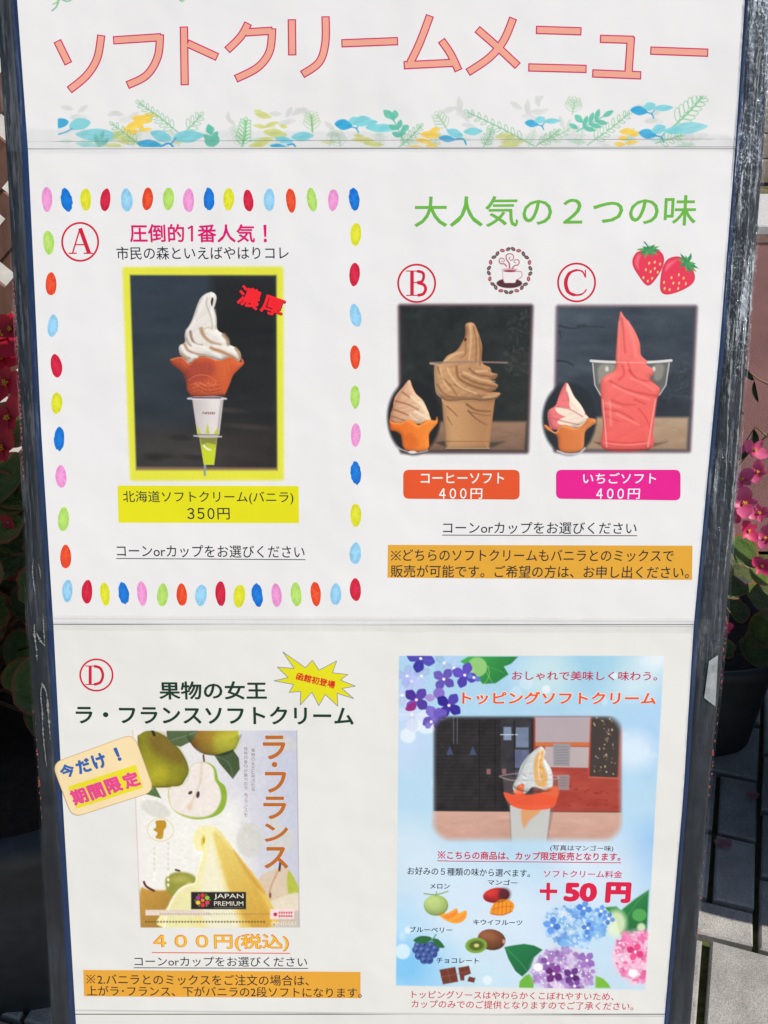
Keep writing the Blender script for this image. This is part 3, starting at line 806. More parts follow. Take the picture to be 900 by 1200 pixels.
rect(S2, [(651.5,550.5),(797.5,550.5),(797.5,586.5),(651.5,584.5)], (226, 24, 140), Z1, rnd=7)
text('いちごソフト', 683, 566.5, 768.5, 566.5, 12.5, (250, 246, 248), S2, .008)
price('400', (698.5, 711, 723.2), 584.4, 11.8, (250, 246, 248), S2, .012, (735.4, 749.5))
underlined('コーンorカップをお選びください', 519.2, 625.3, 745.7, 626, 14, 626.6)
OCH = (222, 163, 50)
rect(S2, [(454.5,638.5),(811.5,639.5),(811,679.5),(454,677)], OCH)
komejirushi(458.5, 656.6, 11, 11, DK, S2)
text('どちらのソフトクリームもバニラとのミックスで', 472.5, 657.6, 789, 658.4, 14, DK, S2, .005)
text('販売が可能です。ご希望の方は、お申し出ください。', 458, 676.4, 807, 678, 14.5, DK, S2, .005)
GRN = (16, 52, 34)
text('果物の女王', 187, 819.8, 313, 819.8, 21.5, GRN, S3, .022)
text('ラ・フランスソフトクリーム', 89.5, 847.8, 414.6, 849.5, 21, GRN, S3, .022)
text('４００円(税込)', 180, 1114, 339, 1115, 20.5, (226, 120, 60), S3, .032, Z2)
text('４００円(税込)', 181.1, 1113, 337.8, 1114, 18.4, (238, 190, 30), S3, .004, Z3)
rect(S3, [(178,1115.6),(340,1116.6),(340,1117.8),(178,1116.8)], (226,110,90), Z2, 'underline')
underlined('コーンorカップをお選びください', 158, 1132.2, 360, 1133, 11.5, 1133.6, DK, S3)
rect(S3, [(97.5,1136.6),(422.5,1139),(422.5,1169.8),(98.5,1167.5)], (228, 164, 52))
komejirushi(101.5, 1152.2, 9.8, 9.8, DK, S3, Z2, 1.1)
text('2.バニラとのミックスをご注文の場合は、', 114.5, 1153.8, 362, 1155.4, 12.5, DK, S3, .005)
text('上がラ･フランス、下がバニラの2段ソフトになります。', 102, 1167, 424, 1169.4, 12, DK, S3, .005)

# circled serif letters
RED = (206, 22, 56)
def ringp(cx, cy, rx, ry, w, col, parent, z=Z2, name='ring_mark', n=48):
    k = Ink()
    for i in range(n):
        a, b = 2*math.pi*i/n, 2*math.pi*(i+1)/n
        f = lambda t, q: (cx + (rx-q)*math.cos(t), cy + (ry-q)*math.sin(t))
        k.poly([f(a,0), f(b,0), f(b,w), f(a,w)], col, z)
    return k.build(name, parent)
def letter(lst, x0, y0, x1, y1, parent):
    s = []
    for pts, w in lst: s.append(([(x0 + p[0]*(x1-x0), y0 + p[1]*(y1-y0)) for p in pts], [q*(x1-x0) for q in w] if hasattr(w, '__len__') else w*(x1-x0)))
    strokes(parent, s, RED, Z2)
A_ = [([(.47,0),(.16,.97)], .06), ([(.47,.0),(.84,.97)], .16), ([(.25,.64),(.7,.64)], .05), ([(.0,.975),(.34,.975)], .05), ([(.62,.975),(1.0,.975)], .05)]
B_ = [([(.28,0),(.28,1)], .17), ([(.0,.02),(.55,.02)], .05), ([(.0,.98),(.6,.98)], .05), ([(.3,.48),(.6,.48)], .05),
      (smooth([(.52,.02),(.78,.08),(.84,.24),(.76,.42),(.52,.48)]), .13), (smooth([(.55,.48),(.84,.56),(.93,.73),(.82,.92),(.55,.98)]), .14)]
C_ = [(smooth([(.92,.28),(.80,.08),(.55,.02),(.25,.12),(.09,.35),(.07,.62),(.2,.88),(.5,.98),(.8,.93),(.98,.76)]), [.06]*6+[.07]*6+[.10]*6+[.14]*6+[.16]*6+[.16]*6+[.13]*6+[.08]*6+[.06]*7), ([(.93,.0),(.93,.31)], .05)]
D_ = [([(.26,0),(.26,1)], .16), ([(.0,.02),(.5,.02)], .05), ([(.0,.98),(.5,.98)], .05), (smooth([(.46,.02),(.78,.12),(.92,.38),(.92,.62),(.78,.88),(.46,.98)]), .14)]
ringp(94, 283.4, 22.2, 23.3, 2.2, RED, S2); letter(A_, 80.5, 267.5, 109, 297.5, S2)
ringp(488.3, 332, 22.8, 23, 2.2, RED, S2); letter(B_, 476, 317, 500.5, 346.7, S2)
ringp(675.7, 331, 22.8, 23.3, 2.2, RED, S2); letter(C_, 661.4, 316, 688, 346.3, S2)
ringp(113, 791, 20, 19.4, 2.0, RED, S3); letter(D_, 100, 780, 122, 802.6, S3)

# dotted border
CL = {'p': (232,150,206), 'b': (20,116,208), 'y': (218,219,44), 'r': (205,30,62), 'l': (148,203,234), 'o': (228,76,38), 'g': (176,216,104)}
def dots():
    k = Ink(); r = random.Random(3)
    items = []
    for x, c in zip((110,156,201,247,297,346,395,442,490,536,582,631,682,731,781,830), 'pbyrlogpbyrlogpb'): items.append((x/2, 234 + r.uniform(-1,1.2), c))
    for x, y, c in ((57,284.3,'g'),(59.8,332.8,'o'),(62,381.8,'l'),(66,428.8,'r'),(66.5,472.5,'y'),(69.5,514.5,'b'),(71.5,558.5,'p'),(74.5,608.5,'g'),(77,652.5,'o'),
                    (417,274.6,'y'),(415.5,321.5,'r'),(416.6,369.8,'l'),(416.2,418.4,'o'),(416.2,465,'g'),(417,509.7,'p'),(417,554.2,'b'),(417,603.8,'y'),(416.5,648.5,'l')): items.append((x, y, c))
    for x, y, c in zip((158,204,246,290,333,381,426,471,517,561,603,648,694,740,787,833), (692.5,693.5,696,695.5,695.5,697.5,697,697.5,695.5,698.5,697.5,697.5,696.5,696,696.5,691), 'lrybpgolrybpgolr'): items.append((x/2, y, c))
    for (x, y, c) in items:
        rx, ry = 6.3 + r.uniform(-.5, .5), 13.6 + r.uniform(-.8, .8); tilt = r.uniform(-.12, .06)
        n = 26; ph = r.uniform(0, 6); rag = .07 if c == 'b' else .02
        col0 = np.array(CL[c], float)
        ctr = len(k.v); uv = Pm((x, y)); k.v.append((uv[0], -Z1, uv[1])); k.c.append(tuple(ink4(np.minimum(col0 + 10, 255))))
        for rr in (.5, .8, 1.0):
            for q in range(n):
                a = 2*math.pi*q/n; e = 1 + .035*math.sin(2*a+ph) + .025*math.sin(3*a+2*ph) + (r.uniform(-rag, rag) if rr == 1 else 0)
                px_, py_ = rx*e*rr*math.cos(a), ry*e*rr*math.sin(a)
                uv = Pm((x + px_ - py_*tilt, y + py_)); k.v.append((uv[0], -Z1, uv[1]))
                k.c.append(tuple(ink4(np.clip(col0 + r.uniform(-12, 14) - (8 if rr == .8 else 0), 0, 255))))
        for q in range(n):
            w = (q+1) % n; k.f.append((ctr, ctr+1+q, ctr+1+w))
            for h in range(2): b = ctr + 1 + h*n; k.f.append((b+q, b+n+q, b+n+w, b+w))
    k.build('dotted_border', S2)
dots()

# ------------------------------------------------------------------ pictures printed on the sheets
# a small rasteriser: paints smooth shapes into a colour grid that becomes the vertex colours of a fine flat mesh
class Canvas:
    def __init__(s, x0, y0, x1, y1, bg, step=.8, ss=2):
        s.x0, s.y0, s.step, s.ss = x0, y0, step, ss
        s.nx, s.ny = int((x1-x0)/step) + 1, int((y1-y0)/step) + 1
        h = step / ss; s.h = h
        xs = x0 - step/2 + h/2 + np.arange(s.nx*ss)*h; ys = y0 - step/2 + h/2 + np.arange(s.ny*ss)*h
        s.xs, s.ys = xs, ys
        s.img = np.tile(np.asarray(bg, float), (len(ys), len(xs), 1))
    def win(s, P, pad):
        P = np.asarray(P, float); a = P.min(0) - pad; b = P.max(0) + pad
        i0, i1 = np.searchsorted(s.xs, a[0]), np.searchsorted(s.xs, b[0]); j0, j1 = np.searchsorted(s.ys, a[1]), np.searchsorted(s.ys, b[1])
        if i1 <= i0 or j1 <= j0: return None
        X, Y = np.meshgrid(s.xs[i0:i1], s.ys[j0:j1]); return (slice(j0, j1), slice(i0, i1)), X, Y
    def put(s, sl, a, col, X, Y):
        c = col(X, Y) if callable(col) else np.asarray(col, float)
        a = np.clip(a, 0, 1)[..., None]; s.img[sl] = s.img[sl]*(1-a) + c*a
    @staticmethod
    def segd(X, Y, a, b):
        dx, dy = b[0]-a[0], b[1]-a[1]; L = dx*dx + dy*dy + 1e-9
        t = np.clip(((X-a[0])*dx + (Y-a[1])*dy)/L, 0, 1); return np.hypot(X-a[0]-t*dx, Y-a[1]-t*dy), t
    def poly(s, P, col, soft=.5, alpha=1.0, sm=True, grow=0.0, n=5):
        if sm: P = smooth(P, n, True)
        w = s.win(P, soft*2 + grow + 1)
        if w is None: return
        sl, X, Y = w; ins = np.zeros(X.shape, bool); D = np.full(X.shape, 1e9)
        m = len(P)
        for i in range(m):
            a, b = P[i], P[(i+1) % m]
            if a[1] != b[1]:
                c = ((a[1] > Y) != (b[1] > Y)) & (X < (b[0]-a[0])*(Y-a[1])/(b[1]-a[1]) + a[0]); ins ^= c
            D = np.minimum(D, s.segd(X, Y, a, b)[0])
        sd = np.where(ins, D, -D) + grow
        s.put(sl, alpha*np.clip(sd/soft + .5, 0, 1), col, X, Y)
    def line(s, P, w, col, soft=.5, alpha=1.0, sm=True, w1=None):
        if sm and len(P) > 2: P = smooth(P, 5)
        q = s.win(P, max(w, w1 or 0) + soft*2 + 1)
        if q is None: return
        sl, X, Y = q; A = np.zeros(X.shape); m = len(P) - 1
        for i in range(m):
            d, t = s.segd(X, Y, P[i], P[i+1])
            ww = w if w1 is None else w + (w1-w)*(i + t)/m
            A = np.maximum(A, np.clip((ww/2 - d)/soft + .5, 0, 1))
        s.put(sl, alpha*A, col, X, Y)
    def ell(s, cx, cy, rx, ry, col, ang=0, soft=.5, alpha=1.0):
        m = max(rx, ry) + soft*2 + 1; q = s.win([(cx-m, cy-m), (cx+m, cy+m)], 0)
        if q is None: return
        sl, X, Y = q; a = R(ang); x = (X-cx)*math.cos(a) + (Y-cy)*math.sin(a); y = -(X-cx)*math.sin(a) + (Y-cy)*math.cos(a)
        r = np.hypot(x/rx, y/ry); s.put(sl, alpha*np.clip((1-r)*min(rx, ry)/soft + .5, 0, 1), col, X, Y)
    def leaf(s, x, y, L, wd, ang, col, soft=.6, alpha=1.0, tip=.55):
        a = R(ang); pts = []
        for t, u in ((0,0),(.25,.75),(tip,1),(.85,.55),(1,0),(.85,-.55),(tip,-1),(.25,-.75)):
            pts.append((x + L*t*math.cos(a) - u*wd/2*math.sin(a), y + L*t*math.sin(a) + u*wd/2*math.cos(a)))
        s.poly(pts, col, soft, alpha, True, 0, 3)
    def clip_to(s, P, base, soft=3, grow=0):
        X, Y = np.meshgrid(s.xs, s.ys); ins = np.full(X.shape, 1e9); m = len(P)
        for i in range(m):
            a, b = P[i], P[(i+1) % m]; d = math.hypot(b[0]-a[0], b[1]-a[1]); ins = np.minimum(ins, ((b[0]-a[0])*(Y-a[1]) - (b[1]-a[1])*(X-a[0]))/d)
        al = np.clip((ins + grow)/soft + .5, 0, 1); al = (al*al*(3-2*al))[..., None]; s.img = s.img*al + base*(1-al)
    def relief(s, P, edge=6, ea=1.0, ridge=(), k=.35, light=(.5, -.75), sm=True, seed=0, warp=2.0, mx=1.35):
        """soft modelling of a photographed form: a bulging body with rolled folds"""
        if sm: P = smooth(P, 5, True)
        sl, X, Y = s.win(P, 2); ins = np.zeros(X.shape, bool); D = np.full(X.shape, 1e9); m = len(P)
        for i in range(m):
            a, b = P[i], P[(i+1) % m]
            if a[1] != b[1]: ins ^= ((a[1] > Y) != (b[1] > Y)) & (X < (b[0]-a[0])*(Y-a[1])/(b[1]-a[1]) + a[0])
            D = np.minimum(D, s.segd(X, Y, a, b)[0])
        t = np.clip(D/edge, 0, 1); h = ea*edge*.5*np.sqrt(np.clip(1-(1-t)**2, 0, 1))*ins
        r = np.random.default_rng(seed); g = r.normal(0, 1, (9, 9)); xx = (X-X.min())/(np.ptp(X)+1e-6)*7.99; yy = (Y-Y.min())/(np.ptp(Y)+1e-6)*7.99; i, j = xx.astype(int), yy.astype(int); u, v = xx-i, yy-j; u = u*u*(3-2*u); v = v*v*(3-2*v)
        w = (g[j,i]*(1-u)+g[j,i+1]*u)*(1-v) + (g[j+1,i]*(1-u)+g[j+1,i+1]*u)*v
        cx = X.mean()
        for (amp, per, ang, curve) in ridge:
            a = R(ang); q = (X*math.sin(a) + Y*math.cos(a) + curve*((X-cx)/10)**2 + w*warp)/per
            h = h + amp*(np.abs(np.sin(math.pi*q))**.7)*t
        for _ in range(7): h[1:-1,1:-1] = (h[1:-1,1:-1]*2 + h[:-2,1:-1] + h[2:,1:-1] + h[1:-1,:-2] + h[1:-1,2:])/6
        gy, gx = np.gradient(h, s.h); nz = 1/np.sqrt(1 + gx*gx + gy*gy)
        sh = (-gx*light[0] - gy*light[1] + 1.0)*nz
        f = np.clip(1 + k*(sh - 1), .45, mx); f = np.where(ins, f, 1.0)[..., None]
        s.img[sl] = np.clip(s.img[sl]*f, 0, 250)
    def speckle(s, amp, scale=1, seed=0, mask=None):
        r = np.random.default_rng(seed); H, Wd = s.img.shape[:2]
        n = r.normal(0, 1, (H//scale + 2, Wd//scale + 2)); n = np.kron(n, np.ones((scale, scale)))[:H, :Wd]
        s.img += (n*amp)[..., None] * (1 if mask is None else mask[..., None])
    def smudge(s, x0, y0, x1, y1, amp, cell, seed, stretch=1.0):
        q = s.win([(x0, y0), (x1, y1)], 0); sl, X, Y = q; r = np.random.default_rng(seed); tot = 0; a = 1.0
        for o in range(3):
            c = cell / 2**o; gx, gy = (X-x0)/(c*stretch), (Y-y0)/c
            g = r.normal(0, 1, (int(gy.max()) + 3, int(gx.max()) + 3)); i, j = gx.astype(int), gy.astype(int); u, v = gx-i, gy-j
            u = u*u*(3-2*u); v = v*v*(3-2*v)
            tot = tot + a*((g[j,i]*(1-u)+g[j,i+1]*u)*(1-v) + (g[j+1,i]*(1-u)+g[j+1,i+1]*u)*v); a *= .55
        s.img[sl] += (tot*amp)[..., None]
    def build(s, name, parent, z=Z1):
        ss = s.ss; I = np.clip(s.img, 0, 255).reshape(s.ny, ss, s.nx, ss, 3).mean((1, 3))
        X, Y = np.meshgrid(s.x0 + np.arange(s.nx)*s.step, s.y0 + np.arange(s.ny)*s.step)
        uv = Pm(np.stack([X, Y], -1)).reshape(-1, 2); nv = len(uv)
        co = np.empty((nv, 3), np.float32); co[:, 0] = uv[:, 0]; co[:, 1] = -z; co[:, 2] = uv[:, 1]
        i = np.arange(nv).reshape(s.ny, s.nx); q = np.stack([i[:-1,:-1], i[1:,:-1], i[1:,1:], i[:-1,1:]], -1).reshape(-1)
        nf = len(q)//4; m = bpy.data.meshes.new(name)
        m.vertices.add(nv); m.vertices.foreach_set('co', co.ravel())
        m.loops.add(nf*4); m.loops.foreach_set('vertex_index', q.astype(np.int32))
        m.polygons.add(nf); m.polygons.foreach_set('loop_start', np.arange(0, nf*4, 4, dtype=np.int32))
        try: m.polygons.foreach_set('loop_total', np.full(nf, 4, np.int32))
        except Exception: pass
        a = m.color_attributes.new('ink', 'FLOAT_COLOR', 'POINT'); a.data.foreach_set('color', ink4(I.reshape(-1, 3)).astype(np.float32).ravel())
        m.materials.append(M_PRINT); m.update(calc_edges=True); m.validate()
        return link(bpy.data.objects.new(name, m), parent)
def T(pts, x0, y0, s): return [(p[0]/s + x0, p[1]/s + y0) for p in pts]
def grad(c0, c1, p0, p1):
    c0, c1 = np.array(c0, float), np.array(c1, float); d = np.array(p1, float) - np.array(p0, float); L = d @ d
    return lambda X, Y: c0 + (c1-c0)*np.clip(((X-p0[0])*d[0] + (Y-p0[1])*d[1])/L, 0, 1)[..., None]
P1 = tuple(PAPER + 1.0)
# --- leaf border on the title sheet
def leaf_border():
    c = Canvas(64, 112, 836, 173.2, tuple(PAPER), .85, 2)
    GY, TQ, BL, GN, DG, YE, OL_ = (205,207,203), (122,200,208), (48,158,204), (128,186,140), (92,184,158), (236,196,66), (196,200,110)
    def lf(pts, x0, y0, s, col, a=.9): c.poly(T(pts, x0, y0, s), col, .6, a)
    def e(x, y, rx, ry, ang, col, a=.9):
        A = R(ang + (180 if (int(x*7) % 2) else 0)); ca, sa = math.cos(A), math.sin(A); pts = []
        for t, u in ((-1,0),(-.62,.62),(0,1),(.55,.72),(1.08,.06),(.6,-.66),(.05,-1),(-.6,-.72)):
            pts.append((x + t*rx*ca - u*ry*sa, y + t*rx*sa + u*ry*ca))
        c.poly(pts, lambda X, Y: np.clip(np.array(col, float) + (4*np.sin(X*.31 + Y*.4))[..., None] + 6, 0, 250), .7, a, True, 0, 3)
        if rx > 8 and col != GY: c.line([(x - rx*.8*ca, y - rx*.8*sa), (x + rx*.7*ca, y + rx*.7*sa)], .5, tuple(np.clip(np.array(col)*.86, 0, 255)), .6, a*.6)
    def outl(x, y, rx, ry, ang, col=GN, a=.9):
        n = 14; A = R(ang); P = [(x + rx*math.cos(t)*math.cos(A) - ry*math.sin(t)*math.sin(A), y + rx*math.cos(t)*math.sin(A) + ry*math.sin(t)*math.cos(A)) for t in np.linspace(0, 2*math.pi, n)]
        c.line(P, .8, col, .6, a, False)
    def fern(x0, y0, x1, y1, n, size, col=GN, a=.85, w=1.3, side=0):
        c.line([(x0,y0),((x0+x1)/2 - (y1-y0)*.06,(y0+y1)/2),(x1,y1)], w, col, .6, a)
        ang = math.degrees(math.atan2(y1-y0, x1-x0))
        for i in range(n):
            t = .2 + .8*i/n; sz = size*(1 - .45*t)
            for sg in (-1, 1):
                if side and sg != side: continue
                b = ang + sg*48; A = R(b); outl(x0+(x1-x0)*t + math.cos(A)*sz*.6, y0+(y1-y0)*t + math.sin(A)*sz*.6, sz*.6, sz*.24, b, col, a)
        outl(x1, y1, size*.32, size*.22, ang, col, a)
    def sprigf(x0, y0, x1, y1, col, L, wd, n=3, a=.9):
        c.line([(x0,y0),(x1,y1)], 1.4, col, .6, a); ang = math.degrees(math.atan2(y1-y0, x1-x0))
        for i in range(n):
            t = .25 + .7*i/n
            for sg in (-1, 1): c.leaf(x0+(x1-x0)*t, y0+(y1-y0)*t, L, wd, ang + sg*42, col, .6, a)
        c.leaf(x1, y1, L, wd, ang, col, .6, a)
    r = random.Random(8)
    # pale background leaves
    for (x, y, sc) in ((86,128,1),(140,131,1),(268,142,.8),(330,134,1),(355,128,1),(392,152,1),(534,126,1.2),(612,128,1.1),(627,122,1),(545,140,.9),(660,150,1),(760,132,1.1),(800,160,1)):
        for q in range(3): c.leaf(x + q*5*sc, y + q*4*sc, 15*sc, 6*sc, r.uniform(150, 330), GY, .8, .75)
        e(x+8, y+9, 9, 3.5, r.uniform(-25, 25), GY, .6)
    for q in range(26):
        x = 72 + q*29 + r.uniform(-8, 8)
        e(x, 166 + r.uniform(-6, 5), r.uniform(6, 13), r.uniform(2, 3.6), r.uniform(-14, 14), r.choice([OL_, (170,210,200), (190,214,190), GY, (168,205,176)]), .55)
        if q % 2: fern(x, 174, x + r.uniform(-12, 12), 152 + r.uniform(-4, 4), 4, 7, (168,200,172), .5, .9)
    def cluster(x, y, s, flip=1):       # blue leaf, pale leaf, long pale leaf on a short stem
        e(x - 13*s*flip, y + 1*s, 11*s, 6.2*s, 8*flip, BL); e(x + 1*s*flip, y - 5*s, 9*s, 6*s, -20*flip, TQ, .95)
        e(x + 20*s*flip, y - 3*s, 14*s, 4.6*s, -3, TQ, .95); c.line([(x-5*s*flip, y+3*s),(x+4*s*flip, y+5*s),(x+7*s*flip, y+11*s)], 1.9*s, BL, .6, .9); c.line([(x+8*s*flip, y),(x+4*s*flip, y+6*s)], 1.4, BL, .6, .9)
    lf([(35,178),(70,176),(92,192),(75,215),(36,225)], 60, 100, 4.5, BL)
    lf([(95,215),(115,185),(155,172),(200,185),(205,205),(170,230),(110,235)], 60, 100, 4.5, TQ)
    c.line(T([(40,258),(80,245),(110,228)], 60, 100, 4.5), 1.6, BL, .6, .9)
    e(115, 158.5, 25, 8, 2, TQ, .85); e(103, 170, 14, 4, 8, (150,205,205), .8)
    sprigf(116, 174, 118, 166, (110,180,165), 13, 5, 2, .7)
    for (x, y, rx, ry, a) in ((166,140,12,5,8),(174,136,9,4,-12),(158,146,10,4.4,-15),(153,153,9,5,12),(170,152,8,2.4,-8),(164,147,5,4,40)): e(x, y, rx, ry, a, YE, .85)
    for (x, y, rx, ry, a) in ((146,163,15,6,10),(133,171,10,3.6,0),(138,156,6,3,0)): e(x, y, rx, ry, a, OL_, .7)
    fern(165, 172, 131, 145, 4, 9); fern(212, 158, 162, 120, 7, 9.5); fern(217, 154, 236, 134, 3, 10)
    e(189, 159.5, 13, 6.5, 18, TQ, .95); e(220, 160, 18, 7.5, -6, TQ, .95); e(175, 169, 14, 5.5, 5, BL); c.line([(188,172),(198,168),(205,175)], 2.4, BL); c.line([(200,169),(206,162)], 1.8, BL)
    sprigf(251, 176, 247, 158, DG, 13, 7, 2); e(246,152,5,6,-20,DG)
    fern(283, 175, 288, 141, 6, 11, (120,196,128), .95, 1.9)
    for (x, y, rx, ry, a) in ((308,135,10,4,12),(302,130,5,1.6,0),(318,146,9,3,-20),(305,148,8,2.6,8),(322,156,14,5,8),(308,166,12,5,-18),(300,171,9,3.4,0),(332,148,5,2.6,10)): e(x, y, rx, ry, a, OL_, .82)
    e(333,164,11,4,10,(110,196,214),.9); e(354,160,13,5.6,-6,TQ,.95); e(327,172,10,3.4,8,BL); c.line([(337,170),(344,169),(347,175)], 2, BL)
    fern(366, 155, 365, 134, 4, 12, (170,200,150), .8, 1.6); fern(400, 174, 394, 156, 4, 11, (170,200,172), .7)
    c.line([(366,154),(364.5,136)], 1.6, (120,190,120)); 
    cluster(414, 146, .85); e(402, 146, 10, 6.4, 6, BL); e(424, 142, 10, 6.4, -18, TQ, .95); e(442, 150, 14, 4.6, 2, TQ, .95)
    for (x, y, rx, ry) in ((427,164,12,3.6),(438,169,12,3),(420,159,6,2)): e(x, y, rx, ry, 4, OL_, .8)
    e(449, 150, 17, 5, 0, TQ, .9)
    sprigf(473, 166, 462, 142, DG, 12, 6.5, 2); e(455,134,7,4.6,40,DG); e(463,134,4,5,0,DG); e(475,150,5,4,-40,DG)
    fern(466, 174, 494, 147, 5, 8)
    for (x, y, rx, ry, a) in ((504,158,12,4.6,4),(496,165,10,3,8),(510,152,6,3,-10),(487,173,10,3,0),(507,172,8,3,8)): e(x, y, rx, ry, a, YE, .88)
    fern(524, 152, 512, 134, 4, 11, (160,196,160), .8); e(533,156,10,5,18,TQ,.95); e(554,154,11,4.6,-3,TQ,.95); e(523.5,162.5,9.5,4,6,BL); c.line([(534,163),(543,163),(546,169)], 2, BL)
    fern(566, 173, 576, 152, 3, 8); fern(626, 171, 547, 131, 8, 9.5); fern(628, 171, 655, 153, 4, 7)
    for (x, y, rx, ry) in ((592,160,12,4),(601,166,14,4),(596,171,12,3)): e(x, y, rx, ry, -4, OL_, .7)
    cluster(632, 144, .72)
    fern(670.5, 134, 673, 117, 4, 12, (160,200,160), .85, 1.2)
    sprigf(676, 154, 706, 137, DG, 15, 6, 3); e(678,139,6,4,45,DG); e(672,148,6,3,25,DG)
    fern(688, 170, 738, 132, 6, 10); fern(630, 168, 667, 152, 4, 8, (150,196,150), .8)
    for (x, y, rx, ry, a) in ((735,154,9,4,-3),(744,157,7,3,-15),(730,162,6,3,0),(726,169,7,2.6,4),(740,167,8,2.4,-8)): e(x, y, rx, ry, a, YE, .88)
    cluster(760, 129, .85); e(748,129.5,9.5,5.4,4,BL); cluster(771, 156, .95)
    fern(787, 150, 824, 112, 6, 15, (128,192,140), .95, 1.8); fern(768,168,800,158,3,9)
    e(806,150,22,7,-6,TQ,.8); e(816,160,14,5,-10,GY,.6)
    X_ = c.xs[None, :, None]; al = np.clip(X_ - 67.2, 0, 1); c.img = c.img*al + np.array(PAPER, float)*(1-al)
    c.build('leaf_border_print', S1)
leaf_border()
def top_scrolls():
    c = Canvas(56, -20, 140, 14, tuple(PAPER), .85)
    c.line([(58,-4),(68,0),(66,8),(61,12.5)], 1.6, (110,176,140)); c.line([(62,5),(69,1),(72,-8)], 1.5, (140,196,110)); c.line([(72,-1),(79,1.5),(86,-2)], 1.6, (120,180,140))
    for k in range(4): c.ell(64+k*10, -10, 6, 3, (128,186,140), 30*k)
    c.build('leaf_border_print', S1)
    c = Canvas(180, -20, 260, 4, tuple(PAPER), .85); c.line([(208,-3),(213,1.5),(218,-3)], 1.6, (120,180,140)); c.ell(200,-10,9,4,(122,200,208)); c.build('leaf_border_print', S1)
top_scrolls()

